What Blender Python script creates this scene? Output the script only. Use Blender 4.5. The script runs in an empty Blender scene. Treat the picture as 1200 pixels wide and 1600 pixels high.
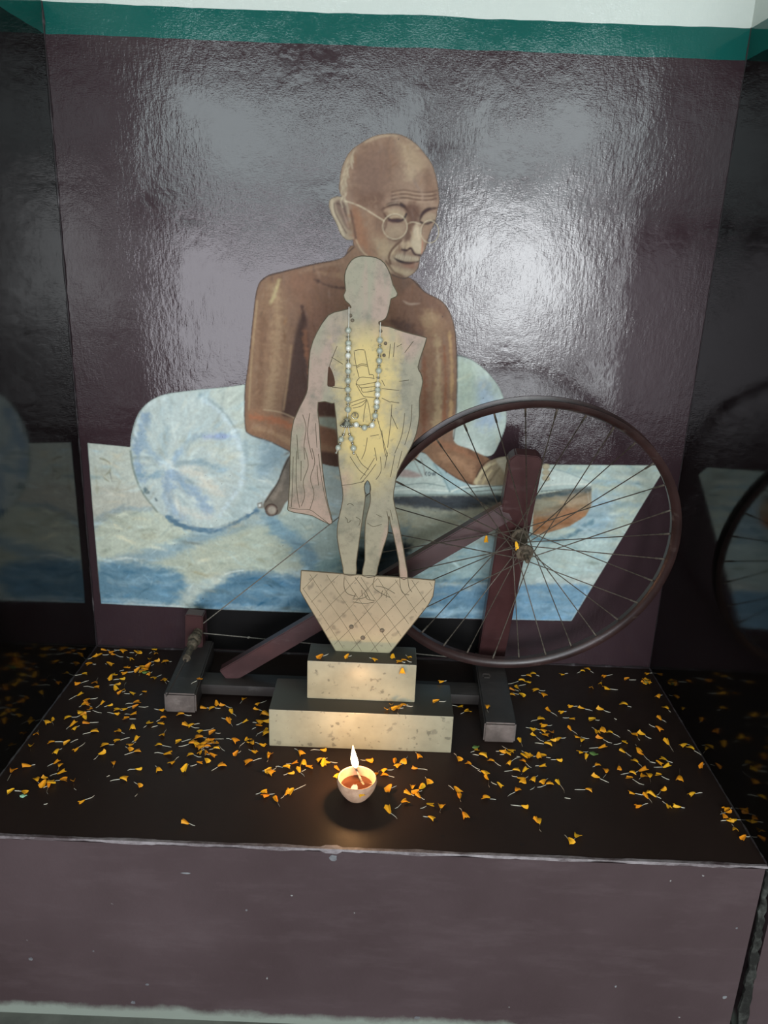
import bpy, bmesh, math, random
import numpy as np
from mathutils import Vector, Matrix

random.seed(7)
rng = np.random.default_rng(7)
S = bpy.context.scene
COL = S.collection

# ------------------------------------------------------------------ camera
FPX = 1252.2
CAM = np.array([0.0159, -1.6153, 0.8838])
YAW, PITCH, ROLL = -0.0021, -0.3211, 0.0386
_cy, _sy, _cp, _sp = math.cos(YAW), math.sin(YAW), math.cos(PITCH), math.sin(PITCH)
CF = np.array([_sy * _cp, _cy * _cp, _sp])
_r = np.array([_cy, -_sy, 0.0]); _u = np.cross(_r, CF)
CR = _r * math.cos(ROLL) + _u * math.sin(ROLL)
CU = _u * math.cos(ROLL) - _r * math.sin(ROLL)
cam_d = bpy.data.cameras.new('camera'); cam = bpy.data.objects.new('camera', cam_d); COL.objects.link(cam)
cam_d.sensor_fit = 'HORIZONTAL'; cam_d.sensor_width = 36.0; cam_d.lens = 36.0 * FPX / 1200.0
cam_d.clip_start = 0.05
cam.matrix_world = Matrix(((CR[0], CU[0], -CF[0], CAM[0]), (CR[1], CU[1], -CF[1], CAM[1]), (CR[2], CU[2], -CF[2], CAM[2]), (0, 0, 0, 1)))
S.camera = cam

# ------------------------------------------------------------------ world, daylight through the openings behind, exposure
W = bpy.data.worlds.new('world'); S.world = W; W.use_nodes = True
W.node_tree.nodes['Background'].inputs[0].default_value = (0.75, 0.85, 1.0, 1)
W.node_tree.nodes['Background'].inputs[1].default_value = 1.0

REAR_Y = -3.2
OPEN = {  # x0, x1, z0, z1, radiance, colour : daylight openings in the rear wall of the room
    'left_transom':  (-1.37, 0.22, 1.06, 1.79, 4.6, (0.84, 1.0, 1.0)),
    'right_transom': (0.28, 1.40, 1.22, 1.79, 5.4, (0.86, 1.0, 1.0)),
    'left_door':     (-1.37, 0.22, -0.15, 0.98, 5.6, (0.95, 0.94, 1.0)),
    'right_leaf':    (0.28, 1.10, 0.30, 1.16, 17.0, (0.94, 0.98, 1.0)),
    'right_low':     (0.28, 1.10, -0.20, 0.24, 6.0, (0.94, 0.98, 1.0)),
    'far_leaf':      (1.16, 1.40, -0.20, 1.16, 7.0, (0.94, 0.98, 1.0)),
}
for k, (x0, x1, z0, z1, L, c) in OPEN.items():
    ld = bpy.data.lights.new('daylight', 'AREA'); ld.shape = 'RECTANGLE'
    sx, sz = x1 - x0 + .1, z1 - z0 + .02
    ld.size, ld.size_y = sx, sz
    ld.energy = L * math.pi * sx * sz; ld.color = c
    lo = bpy.data.objects.new('daylight', ld); COL.objects.link(lo)
    lo.location = ((x0 + x1) / 2, REAR_Y - .2, (z0 + z1) / 2); lo.rotation_euler = (math.radians(90), 0, 0)

S.view_settings.view_transform = 'Standard'; S.view_settings.look = 'None'
S.view_settings.exposure = 0.0; S.view_settings.gamma = 1.0
S.view_settings.use_curve_mapping = False
S.cycles.use_denoising = True
S.cycles.max_bounces = 7; S.cycles.diffuse_bounces = 3; S.cycles.glossy_bounces = 4

# ------------------------------------------------------------------ helpers
def ray(x, y): return CF + CR * (x - 600) / FPX + CU * (800 - y) / FPX
def on_y(x, y, Y=0.0):
    d = ray(x, y); return CAM + d * ((Y - CAM[1]) / d[1])
def on_z(x, y, z=0.0):
    d = ray(x, y); return CAM + d * ((z - CAM[2]) / d[2])

def link(name, me, mat=None, parent=None, loc=None):
    o = bpy.data.objects.new(name, me); COL.objects.link(o)
    if mat is not None and me is not None: me.materials.append(mat)
    if parent is not None: o.parent = parent
    if loc is not None: o.location = loc
    return o
def empty(name, loc=(0, 0, 0)):
    o = bpy.data.objects.new(name, None); COL.objects.link(o); o.location = loc; o.empty_display_size = .02
    return o
def tag(o, label, cat, group=None):
    o['label'] = label; o['category'] = cat
    if group: o['group'] = group
    return o
def struct(o, label=None):
    o['kind'] = 'structure'
    if label: o['label'] = label
    return o
def mesh_of(bm, name, smooth=None):
    bmesh.ops.recalc_face_normals(bm, faces=bm.faces)
    me = bpy.data.meshes.new(name); bm.to_mesh(me); bm.free()
    if smooth is not None:
        me.polygons.foreach_set('use_smooth', [True] * len(me.polygons))
        try: me.set_sharp_from_angle(angle=math.radians(smooth))
        except Exception: pass
    return me
def add_box(bm, x0, x1, y0, y1, z0, z1, M=None):
    vs = [bm.verts.new((x, y, z)) for x in (x0, x1) for y in (y0, y1) for z in (z0, z1)]
    if M is not None:
        for v in vs: v.co = M @ v.co
    q = [(0, 1, 3, 2), (4, 6, 7, 5), (0, 4, 5, 1), (2, 3, 7, 6), (0, 2, 6, 4), (1, 5, 7, 3)]
    fs = [bm.faces.new([vs[i] for i in f]) for f in q]
    return vs, fs
def box_mesh(name, x0, x1, y0, y1, z0, z1, bev=0.0, seg=2, M=None, wob=0.0):
    bm = bmesh.new(); vs, _ = add_box(bm, x0, x1, y0, y1, z0, z1)
    if wob:
        for v in vs: v.co += Vector([random.uniform(-wob, wob) for _ in range(3)])
    if bev: bmesh.ops.bevel(bm, geom=list(bm.edges), offset=bev, segments=seg, affect='EDGES', profile=.6)
    if M is not None: bm.transform(M)
    return mesh_of(bm, name, 35 if bev else None)
def add_tube(bm, pts, rad, seg=8, caps=True):
    pts = [Vector(p) for p in pts]; n = len(pts)
    rads = rad if hasattr(rad, '__len__') else [rad] * n
    rings = []; ref = None
    for i, p in enumerate(pts):
        t = (pts[min(i + 1, n - 1)] - pts[max(i - 1, 0)]).normalized()
        if ref is None:
            ref = Vector((0, 0, 1)) if abs(t.z) < .9 else Vector((1, 0, 0))
        a = (ref - t * ref.dot(t)).normalized(); b = t.cross(a); ref = a
        rings.append([bm.verts.new(p + (a * math.cos(2 * math.pi * k / seg) + b * math.sin(2 * math.pi * k / seg)) * rads[i]) for k in range(seg)])
    for i in range(n - 1):
        for k in range(seg):
            bm.faces.new((rings[i][k], rings[i][(k + 1) % seg], rings[i + 1][(k + 1) % seg], rings[i + 1][k]))
    if caps:
        bm.faces.new(rings[0][::-1]); bm.faces.new(rings[-1])
def tube_mesh(name, pts, rad, seg=8):
    bm = bmesh.new(); add_tube(bm, pts, rad, seg); return mesh_of(bm, name, 50)
def lathe(bm, prof, seg=32, M=None, closed=False):
    """profile of (radius, height) turned about local z"""
    rings = []
    for (r, h) in prof:
        if r < 1e-6: rings.append([bm.verts.new((0, 0, h))])
        else: rings.append([bm.verts.new((r * math.cos(2 * math.pi * k / seg), r * math.sin(2 * math.pi * k / seg), h)) for k in range(seg)])
    pairs = list(zip(rings[:-1], rings[1:]))
    if closed: pairs.append((rings[-1], rings[0]))
    for A, B in pairs:
        for k in range(seg):
            k2 = (k + 1) % seg
            if len(A) == 1 and len(B) == 1: continue
            if len(A) == 1: bm.faces.new((A[0], B[k2], B[k]))
            elif len(B) == 1: bm.faces.new((A[k], A[k2], B[0]))
            else: bm.faces.new((A[k], A[k2], B[k2], B[k]))
    if M is not None: bm.transform(M)
def lathe_mesh(name, prof, seg=32, M=None, closed=False, smooth=40):
    bm = bmesh.new(); lathe(bm, prof, seg, M, closed); return mesh_of(bm, name, smooth)
def axis_matrix(loc, zdir, xhint=(1, 0, 0)):
    z = Vector(zdir).normalized(); x = Vector(xhint); x = (x - z * x.dot(z)).normalized(); y = z.cross(x)
    return Matrix(((x.x, y.x, z.x, loc[0]), (x.y, y.y, z.y, loc[1]), (x.z, y.z, z.z, loc[2]), (0, 0, 0, 1)))

def lin(c):
    return tuple(((v / 255) / 12.92 if v / 255 <= .04045 else ((v / 255 + .055) / 1.055) ** 2.4) for v in c)

# ------------------------------------------------------------------ materials
class N:
    """small node-tree helper"""
    def __init__(s, name):
        s.m = bpy.data.materials.new(name); s.m.use_nodes = True; s.t = s.m.node_tree
        s.b = s.t.nodes['Principled BSDF']; s._co = None
    def n(s, typ, **kw):
        q = s.t.nodes.new(typ)
        for k, v in kw.items(): setattr(q, k, v)
        return q
    def l(s, a, b): s.t.links.new(a, b)
    def co(s):
        if s._co is None:
            s._co = s.n('ShaderNodeNewGeometry').outputs['Position']
        return s._co
    def obj(s): return s.n('ShaderNodeTexCoord').outputs['Object']
    def noise(s, scale, detail=4, rough=.55, vec=None, stretch=None, dist=0):
        v = vec or s.co()
        if stretch:
            mp = s.n('ShaderNodeMapping'); s.l(v, mp.inputs['Vector']); mp.inputs['Scale'].default_value = stretch; v = mp.outputs[0]
        q = s.n('ShaderNodeTexNoise'); s.l(v, q.inputs['Vector'])
        q.inputs['Scale'].default_value = scale; q.inputs['Detail'].default_value = detail
        q.inputs['Roughness'].default_value = rough; q.inputs['Distortion'].default_value = dist
        return q.outputs['Fac']
    def ramp(s, fac, stops, interp='LINEAR'):
        q = s.n('ShaderNodeValToRGB'); s.l(fac, q.inputs[0]); e = q.color_ramp.elements; q.color_ramp.interpolation = interp
        while len(e) < len(stops): e.new(.5)
        for i, (p, c) in enumerate(stops):
            e[i].position = p; e[i].color = (*c, 1) if hasattr(c, '__len__') else (c, c, c, 1)
        return q.outputs[0]
    def mix(s, fac, a, b, blend='MIX'):
        q = s.n('ShaderNodeMix', data_type='RGBA', blend_type=blend)
        for i, v in ((0, fac), (6, a), (7, b)):
            if hasattr(v, 'links'): s.l(v, q.inputs[i])
            elif i == 0: q.inputs[0].default_value = v
            else: q.inputs[i].default_value = (*v, 1)
        return q.outputs[2]
    def math(s, op, a, b=None, c=None):
        q = s.n('ShaderNodeMath', operation=op)
        for i, v in enumerate((a, b, c)):
            if v is None: continue
            if hasattr(v, 'links'): s.l(v, q.inputs[i])
            else: q.inputs[i].default_value = v
        return q.outputs[0]
    def sep(s, v):
        q = s.n('ShaderNodeSeparateXYZ'); s.l(v, q.inputs[0]); return q.outputs
    def bump(s, h, strength=.3, dist=.002, prev=None):
        q = s.n('ShaderNodeBump'); s.l(h, q.inputs['Height']); q.inputs['Strength'].default_value = strength; q.inputs['Distance'].default_value = dist
        if prev is not None: s.l(prev, q.inputs['Normal'])
        return q.outputs[0]
    def out(s, color=None, rough=None, normal=None, metal=None, spec=None, alpha=None):
        for key, v in (('Base Color', color), ('Roughness', rough), ('Normal', normal), ('Metallic', metal), ('Specular IOR Level', spec), ('Alpha', alpha)):
            if v is None: continue
            if hasattr(v, 'links'): s.l(v, s.b.inputs[key])
            elif hasattr(v, '__len__'): s.b.inputs[key].default_value = (*v, 1)
            else: s.b.inputs[key].default_value = v
        return s.m

def brush_bump(g, k=1.0):
    """relief of thick brushed enamel paint on plaster"""
    a = g.noise(150, 3, .6, stretch=(1, 1, .3))
    b = g.noise(45, 4, .6, stretch=(1, 1, .55), dist=.6)
    c = g.noise(380, 2, .6, stretch=(.5, 1, 1))
    big = g.ramp(g.noise(7, 4, .6), [(.35, .12), (.65, 1.0)])
    h = g.math('ADD', g.math('MULTIPLY', a, .7), g.math('ADD', g.math('MULTIPLY', b, .55), g.math('MULTIPLY', c, .42)))
    return g.bump(g.math('MULTIPLY', h, big), .55, .0013 * k)

def wall_paint(name, base, base2, rough=.2, band=True, bump=1.0, spec=.5, wear=.0):
    g = N(name); z = g.sep(g.co())[2]
    big = g.noise(3.5, 4, .6); fine = g.noise(60, 4, .7)
    col = g.mix(g.ramp(big, [(.3, 0.0), (.7, 1.0)]), base, base2)
    if wear: col = g.mix(g.math('MULTIPLY', g.ramp(fine, [(.62, 0.0), (.8, 1.0)]), .35), col, tuple(v * 1.7 + .01 for v in base2))
    specks = g.ramp(g.noise(90, 1, .3), [(.19, 1.0), (.23, 0.0)])
    col = g.mix(g.math('MULTIPLY', specks, .6), col, (.012, .012, .013))
    if band:
        wob = g.math('MULTIPLY', g.math('SUBTRACT', g.noise(5, 3, .6), .5), .012)
        wob2 = g.math('MULTIPLY', g.math('SUBTRACT', g.noise(11, 2, .5), .5), .006)
        zz = g.math('ADD', z, wob); z2 = g.math('ADD', z, wob2)
        teal = g.mix(big, lin((20, 84, 78)), lin((26, 98, 90)))
        white = g.mix(fine, lin((210, 218, 211)), lin((220, 226, 219)))
        col = g.mix(g.math('GREATER_THAN', z2, 1.219), col, teal)
        col = g.mix(g.math('GREATER_THAN', zz, 1.269), col, white)
    r = g.math('ADD', g.math('MULTIPLY', fine, .12), rough - .06)
    return g.out(col, r, brush_bump(g, bump), spec=spec)

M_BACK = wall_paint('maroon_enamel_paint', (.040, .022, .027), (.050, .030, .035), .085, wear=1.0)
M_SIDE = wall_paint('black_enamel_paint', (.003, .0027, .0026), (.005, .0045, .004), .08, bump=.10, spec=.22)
M_ROOM = wall_paint('maroon_dado_paint', (.040, .022, .027), (.050, .029, .035), .5, bump=.5, spec=.3)
M_LEDGE_TOP = wall_paint('dark_brown_ledge_paint', (.021, .0128, .0105), (.029, .0172, .0145), .46, band=False, bump=.25, spec=.16)

def ledge_front_mat():
    g = N('dusty_maroon_ledge_paint'); xyz = g.sep(g.co())
    big = g.noise(2.6, 5, .6); fine = g.noise(30, 5, .7, stretch=(.25, 1, 1))
    col = g.mix(g.ramp(big, [(.32, 0.0), (.68, 1.0)]), (.060, .039, .041), (.090, .062, .066))
    col = g.mix(g.math('MULTIPLY', g.ramp(fine, [(.5, 0.0), (.8, 1.0)]), .35), col, (.14, .105, .11))
    sp = g.ramp(g.noise(70, 2, .4), [(.79, 0.0), (.81, 1.0)])
    col = g.mix(g.math('MULTIPLY', sp, .8), col, lin((170, 172, 170)))
    # limewash splashes rising from the floor
    edge = g.math('ADD', xyz[2], g.math('MULTIPLY', g.math('SUBTRACT', g.noise(9, 6, .7), .5), .05))
    col = g.mix(g.ramp(g.math('MULTIPLY', g.math('ADD', edge, .350), 40), [(0.0, 1.0), (.6, 0.0)]), col, lin((138, 146, 136)))
    return g.out(col, .42, g.bump(g.noise(60, 5, .7), .25, .0015), spec=.4)
M_LEDGE_FRONT = ledge_front_mat()

def worn_edge_mat():
    g = N('worn_paint_edge'); n = g.noise(40, 6, .75, stretch=(.4, 1, 1))
    col = g.mix(g.ramp(n, [(.4, 0.0), (.62, 1.0)]), (.06, .04, .042), lin((140, 132, 134)))
    return g.out(col, .45, g.bump(n, .5, .002))
M_EDGE = worn_edge_mat()

def simple_noise_mat(name, c1, c2, scale=20, rough=.6, bump=.2, dist=.001, stretch=None, spec=.5, metal=0.0, lo=.35, hi=.65, objc=True):
    g = N(name); v = g.obj() if objc else g.co()
    n = g.noise(scale, 5, .65, vec=v, stretch=stretch)
    col = g.mix(g.ramp(n, [(lo, 0.0), (hi, 1.0)]), c1, c2)
    return g.out(col, rough, g.bump(n, bump, dist) if bump else None, metal, spec)

M_WHITEWASH = simple_noise_mat('whitewash', lin((205, 214, 204)), lin((222, 228, 220)), 4, .8, .1)
M_FLOOR = simple_noise_mat('dusty_cement_floor', lin((84, 86, 80)), lin((112, 114, 106)), 8, .75, .2)
M_DARKWOOD = simple_noise_mat('dark_frame_wood', (.03, .02, .015), (.05, .03, .02), 12, .5, .1)
M_MORTAR = simple_noise_mat('dirty_joint', (.008, .008, .006), (.085, .09, .078), 45, .9, .8, .004, lo=.45, hi=.75)
M_CORNER = simple_noise_mat('corner_paint_bead', (.03, .022, .025), (.24, .22, .23), 25, .35, .4, .001, stretch=(1, 1, .6), lo=.56, hi=.8)

# ------------------------------------------------------------------ the setting
HW, DEP, ZC, ZF = .625, .611, 2.4, -.362
RX = 2.4
wb = struct(link('wall_back', box_mesh('wall_back', -HW - .15, HW + .15, 0, .12, -.4, ZC), M_BACK))
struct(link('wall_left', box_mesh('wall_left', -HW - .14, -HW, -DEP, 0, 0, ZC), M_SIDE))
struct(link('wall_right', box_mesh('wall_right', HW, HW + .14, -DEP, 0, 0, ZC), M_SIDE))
bm = bmesh.new(); add_box(bm, -RX, -HW - .14, -DEP, -DEP + .12, ZF, ZC)
struct(link('wall_front_left', mesh_of(bm, 'wall_front_left'), M_LEDGE_FRONT))
bm = bmesh.new(); add_box(bm, HW + .14, RX, -DEP, -DEP + .12, ZF, ZC); add_box(bm, HW + .02, HW + .14, -DEP + .0005, -DEP + .12, ZF, 0)
struct(link('wall_front_right', mesh_of(bm, 'wall_front_right'), M_LEDGE_FRONT))
struct(link('floor', box_mesh('floor', -RX, RX, REAR_Y - .15, 0, ZF - .1, ZF), M_FLOOR))
struct(link('ceiling', box_mesh('ceiling', -RX, RX, REAR_Y - .15, .12, ZC, ZC + .1), M_WHITEWASH))
struct(link('wall_room_left', box_mesh('wall_room_left', -RX - .1, -RX, REAR_Y - .15, -DEP + .12, ZF, ZC), M_ROOM))
struct(link('wall_room_right', box_mesh('wall_room_right', RX, RX + .1, REAR_Y - .15, -DEP + .12, ZF, ZC), M_ROOM))
xs = sorted({-RX, RX, *[v for o in OPEN.values() for v in o[:2]]}); zs = sorted({ZF, ZC, *[v for o in OPEN.values() for v in o[2:4]]})
bm = bmesh.new()
for i in range(len(xs) - 1):
    for j in range(len(zs) - 1):
        mx, mz = (xs[i] + xs[i + 1]) / 2, (zs[j] + zs[j + 1]) / 2
        if not any(o[0] < mx < o[1] and o[2] < mz < o[3] for o in OPEN.values()):
            add_box(bm, xs[i], xs[i + 1], REAR_Y - .15, REAR_Y, zs[j], zs[j + 1])
struct(link('wall_rear', mesh_of(bm, 'wall_rear'), M_ROOM))
for i, o in enumerate(OPEN.values()):
    bm = bmesh.new(); x0, x1, z0, z1 = o[:4]; t = .035
    for b in ((x0, x1, z0, z0 + t), (x0, x1, z1 - t, z1), (x0, x0 + t, z0, z1), (x1 - t, x1, z0, z1)):
        add_box(bm, b[0], b[1], REAR_Y - .1, REAR_Y - .04, b[2], b[3])
    struct(link('window_%d' % (i + 1), mesh_of(bm, 'window_frame'), M_DARKWOOD))

# the ledge: core with painted top, painted front and chipped front edge
ledge = struct(link('ledge', box_mesh('ledge_core', -HW - .14, HW, -DEP + .01, 0, ZF, -.004), M_LEDGE_FRONT), 'dark painted masonry ledge at the foot of the mural wall')
link('ledge_top', box_mesh('ledge_top', -HW, HW, -DEP + .004, 0, -.004, 0), M_LEDGE_TOP, ledge)
link('ledge_front', box_mesh('ledge_front', -HW - .14, HW - .004, -DEP, -DEP + .0101, ZF, -.0045), M_LEDGE_FRONT, ledge)
# worn nosing, uneven, built as a chain
bm = bmesh.new(); ring_prev = None; n = 160
for i in range(n + 1):
    x = -HW - .13 + (2 * HW + .13) * i / n; j = random.uniform(-1, 1)
    w = .0028 + .0014 * math.sin(i * .37) * math.sin(i * .11) + .0006 * j
    if abs(i / n - .512) < .008: w += .004
    pts = [(x, -DEP - .0008, -w * 1.2), (x, -DEP - .0006 + .0012, .0004 + .0002 * j), (x, -DEP + w * 1.0 + .003, .0006), (x, -DEP + .004, -w)]
    ring = [bm.verts.new(p) for p in pts]
    if ring_prev:
        for k in range(4): bm.faces.new((ring_prev[k], ring_prev[(k + 1) % 4], ring[(k + 1) % 4], ring[k]))
    ring_prev = ring
link('worn_edge', mesh_of(bm, 'worn_edge', 30), M_EDGE, ledge)
M_CHIP = simple_noise_mat('bare_plaster_chip', lin((96, 96, 100)), lin((134, 136, 138)), 60, .85, .3)
for (cx, cy, w, h, sk) in ((290, 1364, 20, 4, .0), (521, 1340, 15, 14, .1), (48, 1498, 9, 8, .3), (208, 1566, 10, 8, .2), (230, 1538, 7, 5, .1), (146, 1486, 4, 3, 0), (962, 1541, 4, 5, .2), (385, 1422, 4, 4, 0), (1132, 1558, 9, 9, .2), (652, 1590, 14, 7, .1), (1151, 1450, 4, 4, 0)):
    c = on_y(cx, cy, -DEP); bm = bmesh.new(); rr = random.Random(cx); n_ = 10; f_ = []; b_ = []
    for k in range(n_):
        a = 2 * math.pi * k / n_; q = rr.uniform(.7, 1.1)
        x = c[0] + w * .00042 * q * math.cos(a); z = c[2] + h * .00042 * q * math.sin(a) + sk * w * .0002 * math.cos(a)
        f_.append(bm.verts.new((x, -DEP - .0006, z))); b_.append(bm.verts.new((x, -DEP + .001, z)))
    bm.faces.new(f_)
    for k in range(n_): bm.faces.new((f_[k], f_[(k + 1) % n_], b_[(k + 1) % n_], b_[k]))
    link('paint_chip', mesh_of(bm, 'paint_chip'), M_CHIP, ledge)
# cracked joint between ledge and the right pier
bm = bmesh.new(); prev = None
for i in range(41):
    z = -.004 + (ZF + .004) * i / 40; w = .004 + .005 * (i / 40) + random.uniform(-.0018, .0018); cx = .627 + .016 * (i / 40) + random.uniform(-.0015, .0015)
    ring = [bm.verts.new(p) for p in ((cx - w, -DEP - .0015, z), (cx, -DEP - .003 - random.uniform(0, .002), z), (cx + w, -DEP - .0015, z), (cx + w, -DEP + .004, z), (cx - w, -DEP + .004, z))]
    if prev:
        for k in range(5): bm.faces.new((prev[k], prev[(k + 1) % 5], ring[(k + 1) % 5], ring[k]))
    prev = ring
struct(link('trim_1', mesh_of(bm, 'trim_joint', 60), M_MORTAR), 'crumbling mortar joint between ledge front and right pier')
# corner beads where the paint has built up
def bead(name, p0, p1, rad, mat=M_CORNER, n=120):
    p0, p1 = Vector(p0), Vector(p1)
    pts = [p0.lerp(p1, i / n) for i in range(n + 1)]
    rs = [rad * (1 + .45 * math.sin(i * .71) * math.sin(i * .23) + random.uniform(-.3, .3)) for i in range(n + 1)]
    return struct(link(name, tube_mesh(name, pts, rs, 6), mat))
bead('trim_2', (-HW, -.0008, 0), (-HW, -.0008, 1.27), .0024)
bead('trim_3', (HW, -.0005, 0), (HW, -.0005, 1.27), .0012)
bead('trim_4', (-HW, -.0008, .0006), (HW, -.0008, .0006), .003)
bead('trim_5', (-HW, -DEP, .0003), (-HW, 0, .0003), .0022)
bead('trim_6', (HW, -DEP, .0003), (HW, 0, .0003), .0018)

# ------------------------------------------------------------------ the mural (flat paint on the back wall)
CELL = .0015
X0, X1, Z0, Z1 = -.615, .60, .07, 1.10
CWn, CHn = int((X1 - X0) / CELL), int((Z1 - Z0) / CELL)
RGB = np.zeros((CHn, CWn, 3), np.float32); ALP = np.zeros((CHn, CWn), np.float32); LAB = np.zeros((CHn, CWn), np.int8)
PXC = 1.28e-3 / CELL          # canvas cells for one unit of drawing
def vnoise(h, w, s, seed):
    r = np.random.default_rng(seed); gh, gw = int(h / s[1]) + 3, int(w / s[0]) + 3
    g = r.random((gh, gw)).astype(np.float32)
    yy = np.arange(h) / s[1]; xx = np.arange(w) / s[0]
    yi, xi = yy.astype(int), xx.astype(int); fy, fx = (yy - yi)[:, None], (xx - xi)[None, :]
    fy = fy * fy * (3 - 2 * fy); fx = fx * fx * (3 - 2 * fx)
    a, b, c, d = g[np.ix_(yi, xi)], g[np.ix_(yi, xi + 1)], g[np.ix_(yi + 1, xi)], g[np.ix_(yi + 1, xi + 1)]
    return (a * (1 - fx) + b * fx) * (1 - fy) + (c * (1 - fx) + d * fx) * fy
BR1 = vnoise(CHn, CWn, (4, 22), 1); BR2 = vnoise(CHn, CWn, (18, 5), 2); BR3 = vnoise(CHn, CWn, (30, 30), 3); BR4 = vnoise(CHn, CWn, (2.2, 2.2), 4)
FE = .45 * vnoise(CHn, CWn, (7, 4), 5) + .35 * vnoise(CHn, CWn, (3, 3), 6) + .3 * vnoise(CHn, CWn, (20, 14), 7) - .05
def cv(pts):
    o = []
    for (x, y) in pts:
        p = on_y(x, y, 0.0); o.append(((p[0] - X0) / CELL, (p[2] - Z0) / CELL))
    return np.array(o)
def spline(P, closed, k=6):
    P = np.asarray(P, float); n = len(P)
    if n < 3: return P
    out = []
    for i in range(n if closed else n - 1):
        p0 = P[(i - 1) % n] if closed or i > 0 else P[0]; p1 = P[i]; p2 = P[(i + 1) % n]
        p3 = P[(i + 2) % n] if closed or i + 2 < n else P[-1]
        for t in np.arange(k) / k:
            out.append(.5 * ((2 * p1) + (p2 - p0) * t + (2 * p0 - 5 * p1 + 4 * p2 - p3) * t * t + (3 * p1 - p0 - 3 * p2 + p3) * t ** 3))
    if not closed: out.append(P[-1])
    return np.array(out)
def dist_field(P, closed, pad):
    lo = np.floor(P.min(0) - pad).astype(int); hi = np.ceil(P.max(0) + pad).astype(int)
    x0, y0 = max(lo[0], 0), max(lo[1], 0); x1, y1 = min(hi[0], CWn), min(hi[1], CHn)
    if x1 <= x0 or y1 <= y0: return None
    gx, gy = np.meshgrid(np.arange(x0, x1, dtype=np.float32) + .5, np.arange(y0, y1, dtype=np.float32) + .5)
    d2 = np.full(gx.shape, 1e9, np.float32); ins = np.zeros(gx.shape, bool); tpar = np.zeros(gx.shape, np.float32)
    m = len(P) if closed else len(P) - 1
    for i in range(m):
        a, b = P[i], P[(i + 1) % len(P)]; e = b - a; L = e @ e + 1e-9
        t = np.clip(((gx - a[0]) * e[0] + (gy - a[1]) * e[1]) / L, 0, 1)
        q = (gx - a[0] - t * e[0]) ** 2 + (gy - a[1] - t * e[1]) ** 2
        if not closed: tpar = np.where(q < d2, (i + t) / m, tpar)
        d2 = np.minimum(d2, q)
        if closed and a[1] != b[1]:
            c = (a[1] > gy) != (b[1] > gy)
            ins ^= c & (gx < (b[0] - a[0]) * (gy - a[1]) / (b[1] - a[1]) + a[0])
    return (slice(y0, y1), slice(x0, x1)), np.sqrt(d2), ins, tpar
def blend(sl, m, color, clip, label):
    col = np.array(color, np.float32) / 255
    if clip is not None: m = m * (np.isin(LAB[sl], clip) if hasattr(clip, '__len__') else (LAB[sl] == clip)) * (ALP[sl] > .5)
    if label is not None:
        A = ALP[sl]; newA = np.maximum(A, m)
        w = np.where(newA > 0, m / np.maximum(newA, 1e-4), 0)[..., None]
        w = np.where(A[..., None] < .02, 1.0 * (m[..., None] > 0), np.where(A[..., None] >= .98, m[..., None], w))
        RGB[sl] = RGB[sl] * (1 - w) + col * w; ALP[sl] = newA
        LAB[sl] = np.where(m > .5, label, np.where((LAB[sl] == 0) & (m > .01), label, LAB[sl]))
    else:
        m = (m * (ALP[sl] > 0))[..., None]; RGB[sl] = RGB[sl] * (1 - m) + col * m
def fill(pts, color, soft=1.0, op=1.0, label=None, clip=None, sm=True, streak=0.0):
    P = cv(pts); P = spline(P, True) if sm else P
    s = soft * PXC; r = dist_field(P, True, s + 2)
    if r is None: return
    sl, d, ins, _ = r; sd = np.where(ins, -d, d)
    if soft > 4: sd = sd + (FE[sl] - .5) * s * 1.7
    m = np.clip(.5 - sd / (2 * s), 0, 1); m = m * m * (3 - 2 * m) * op
    if streak: m = m * np.clip(1 - streak + 2 * streak * BR1[sl], 0, 1)
    blend(sl, m, color, clip, label)
def stroke(pts, color, w=1.5, soft=None, op=1.0, clip=None, label=None, taper=False, sm=True, streak=0.0):
    P = cv(pts); P = spline(P, False) if sm else P
    hw = w * PXC / 2; s = (soft if soft is not None else .7) * PXC; r = dist_field(P, False, hw + s + 2)
    if r is None: return
    sl, d, _, t = r
    if s > 3.6 * PXC: d = d + (FE[sl] - .5) * (s + hw) * .9
    if taper: hw = hw * np.sin(np.clip(t, .04, .96) * np.pi) ** .6
    m = np.clip((hw + s * .5 - d) / s, 0, 1); m = m * m * (3 - 2 * m) * op
    if streak: m = m * np.clip(1 - streak + 2 * streak * BR1[sl], 0, 1)
    blend(sl, m, color, clip, label)
def dabs(lab, n, length, width, direction, jit=14, op=.4, seed=0):
    """loose brush dabs that vary the colour already there"""
    r = np.random.default_rng(seed); jj, ii = np.nonzero((LAB == lab) & (ALP > .9))
    for q in r.integers(0, len(jj), n):
        y, x = jj[q], ii[q]; c = RGB[y, x] * 255; k = r.normal(0, jit); t = r.normal(0, jit * .35)
        a = direction(x, y, r); L = r.uniform(.5, 1) * length * PXC; b = r.normal(0, .25)
        P = np.array([(x - math.cos(a) * L / 2, y - math.sin(a) * L / 2), (x, y + b * L * .15), (x + math.cos(a) * L / 2, y + math.sin(a) * L / 2)])
        w = r.uniform(.5, 1) * width * PXC; f = dist_field(P, False, w * 1.6 + 2)
        if f is None: continue
        sl, d, _, tt = f; m = np.clip((w * (.4 + 1.2 * FE[sl]) - d) / w, 0, 1) * op * np.sin(np.clip(tt, .08, .92) * math.pi)
        blend(sl, m, np.clip(c + np.array([k + t, k, k - t]), 0, 255), lab, None)
def ring_pts(cx, cy, rx, ry, n=20, a0=0, a1=360):
    return [(cx + rx * math.cos(math.radians(a)), cy + ry * math.sin(math.radians(a))) for a in np.linspace(a0, a1, n, endpoint=(a1 - a0 != 360))]

SHEET, BOL, MAN, BOOK, DESK, BOLR, KNEE, HND = 1, 2, 3, 4, 5, 6, 7, 8
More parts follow.
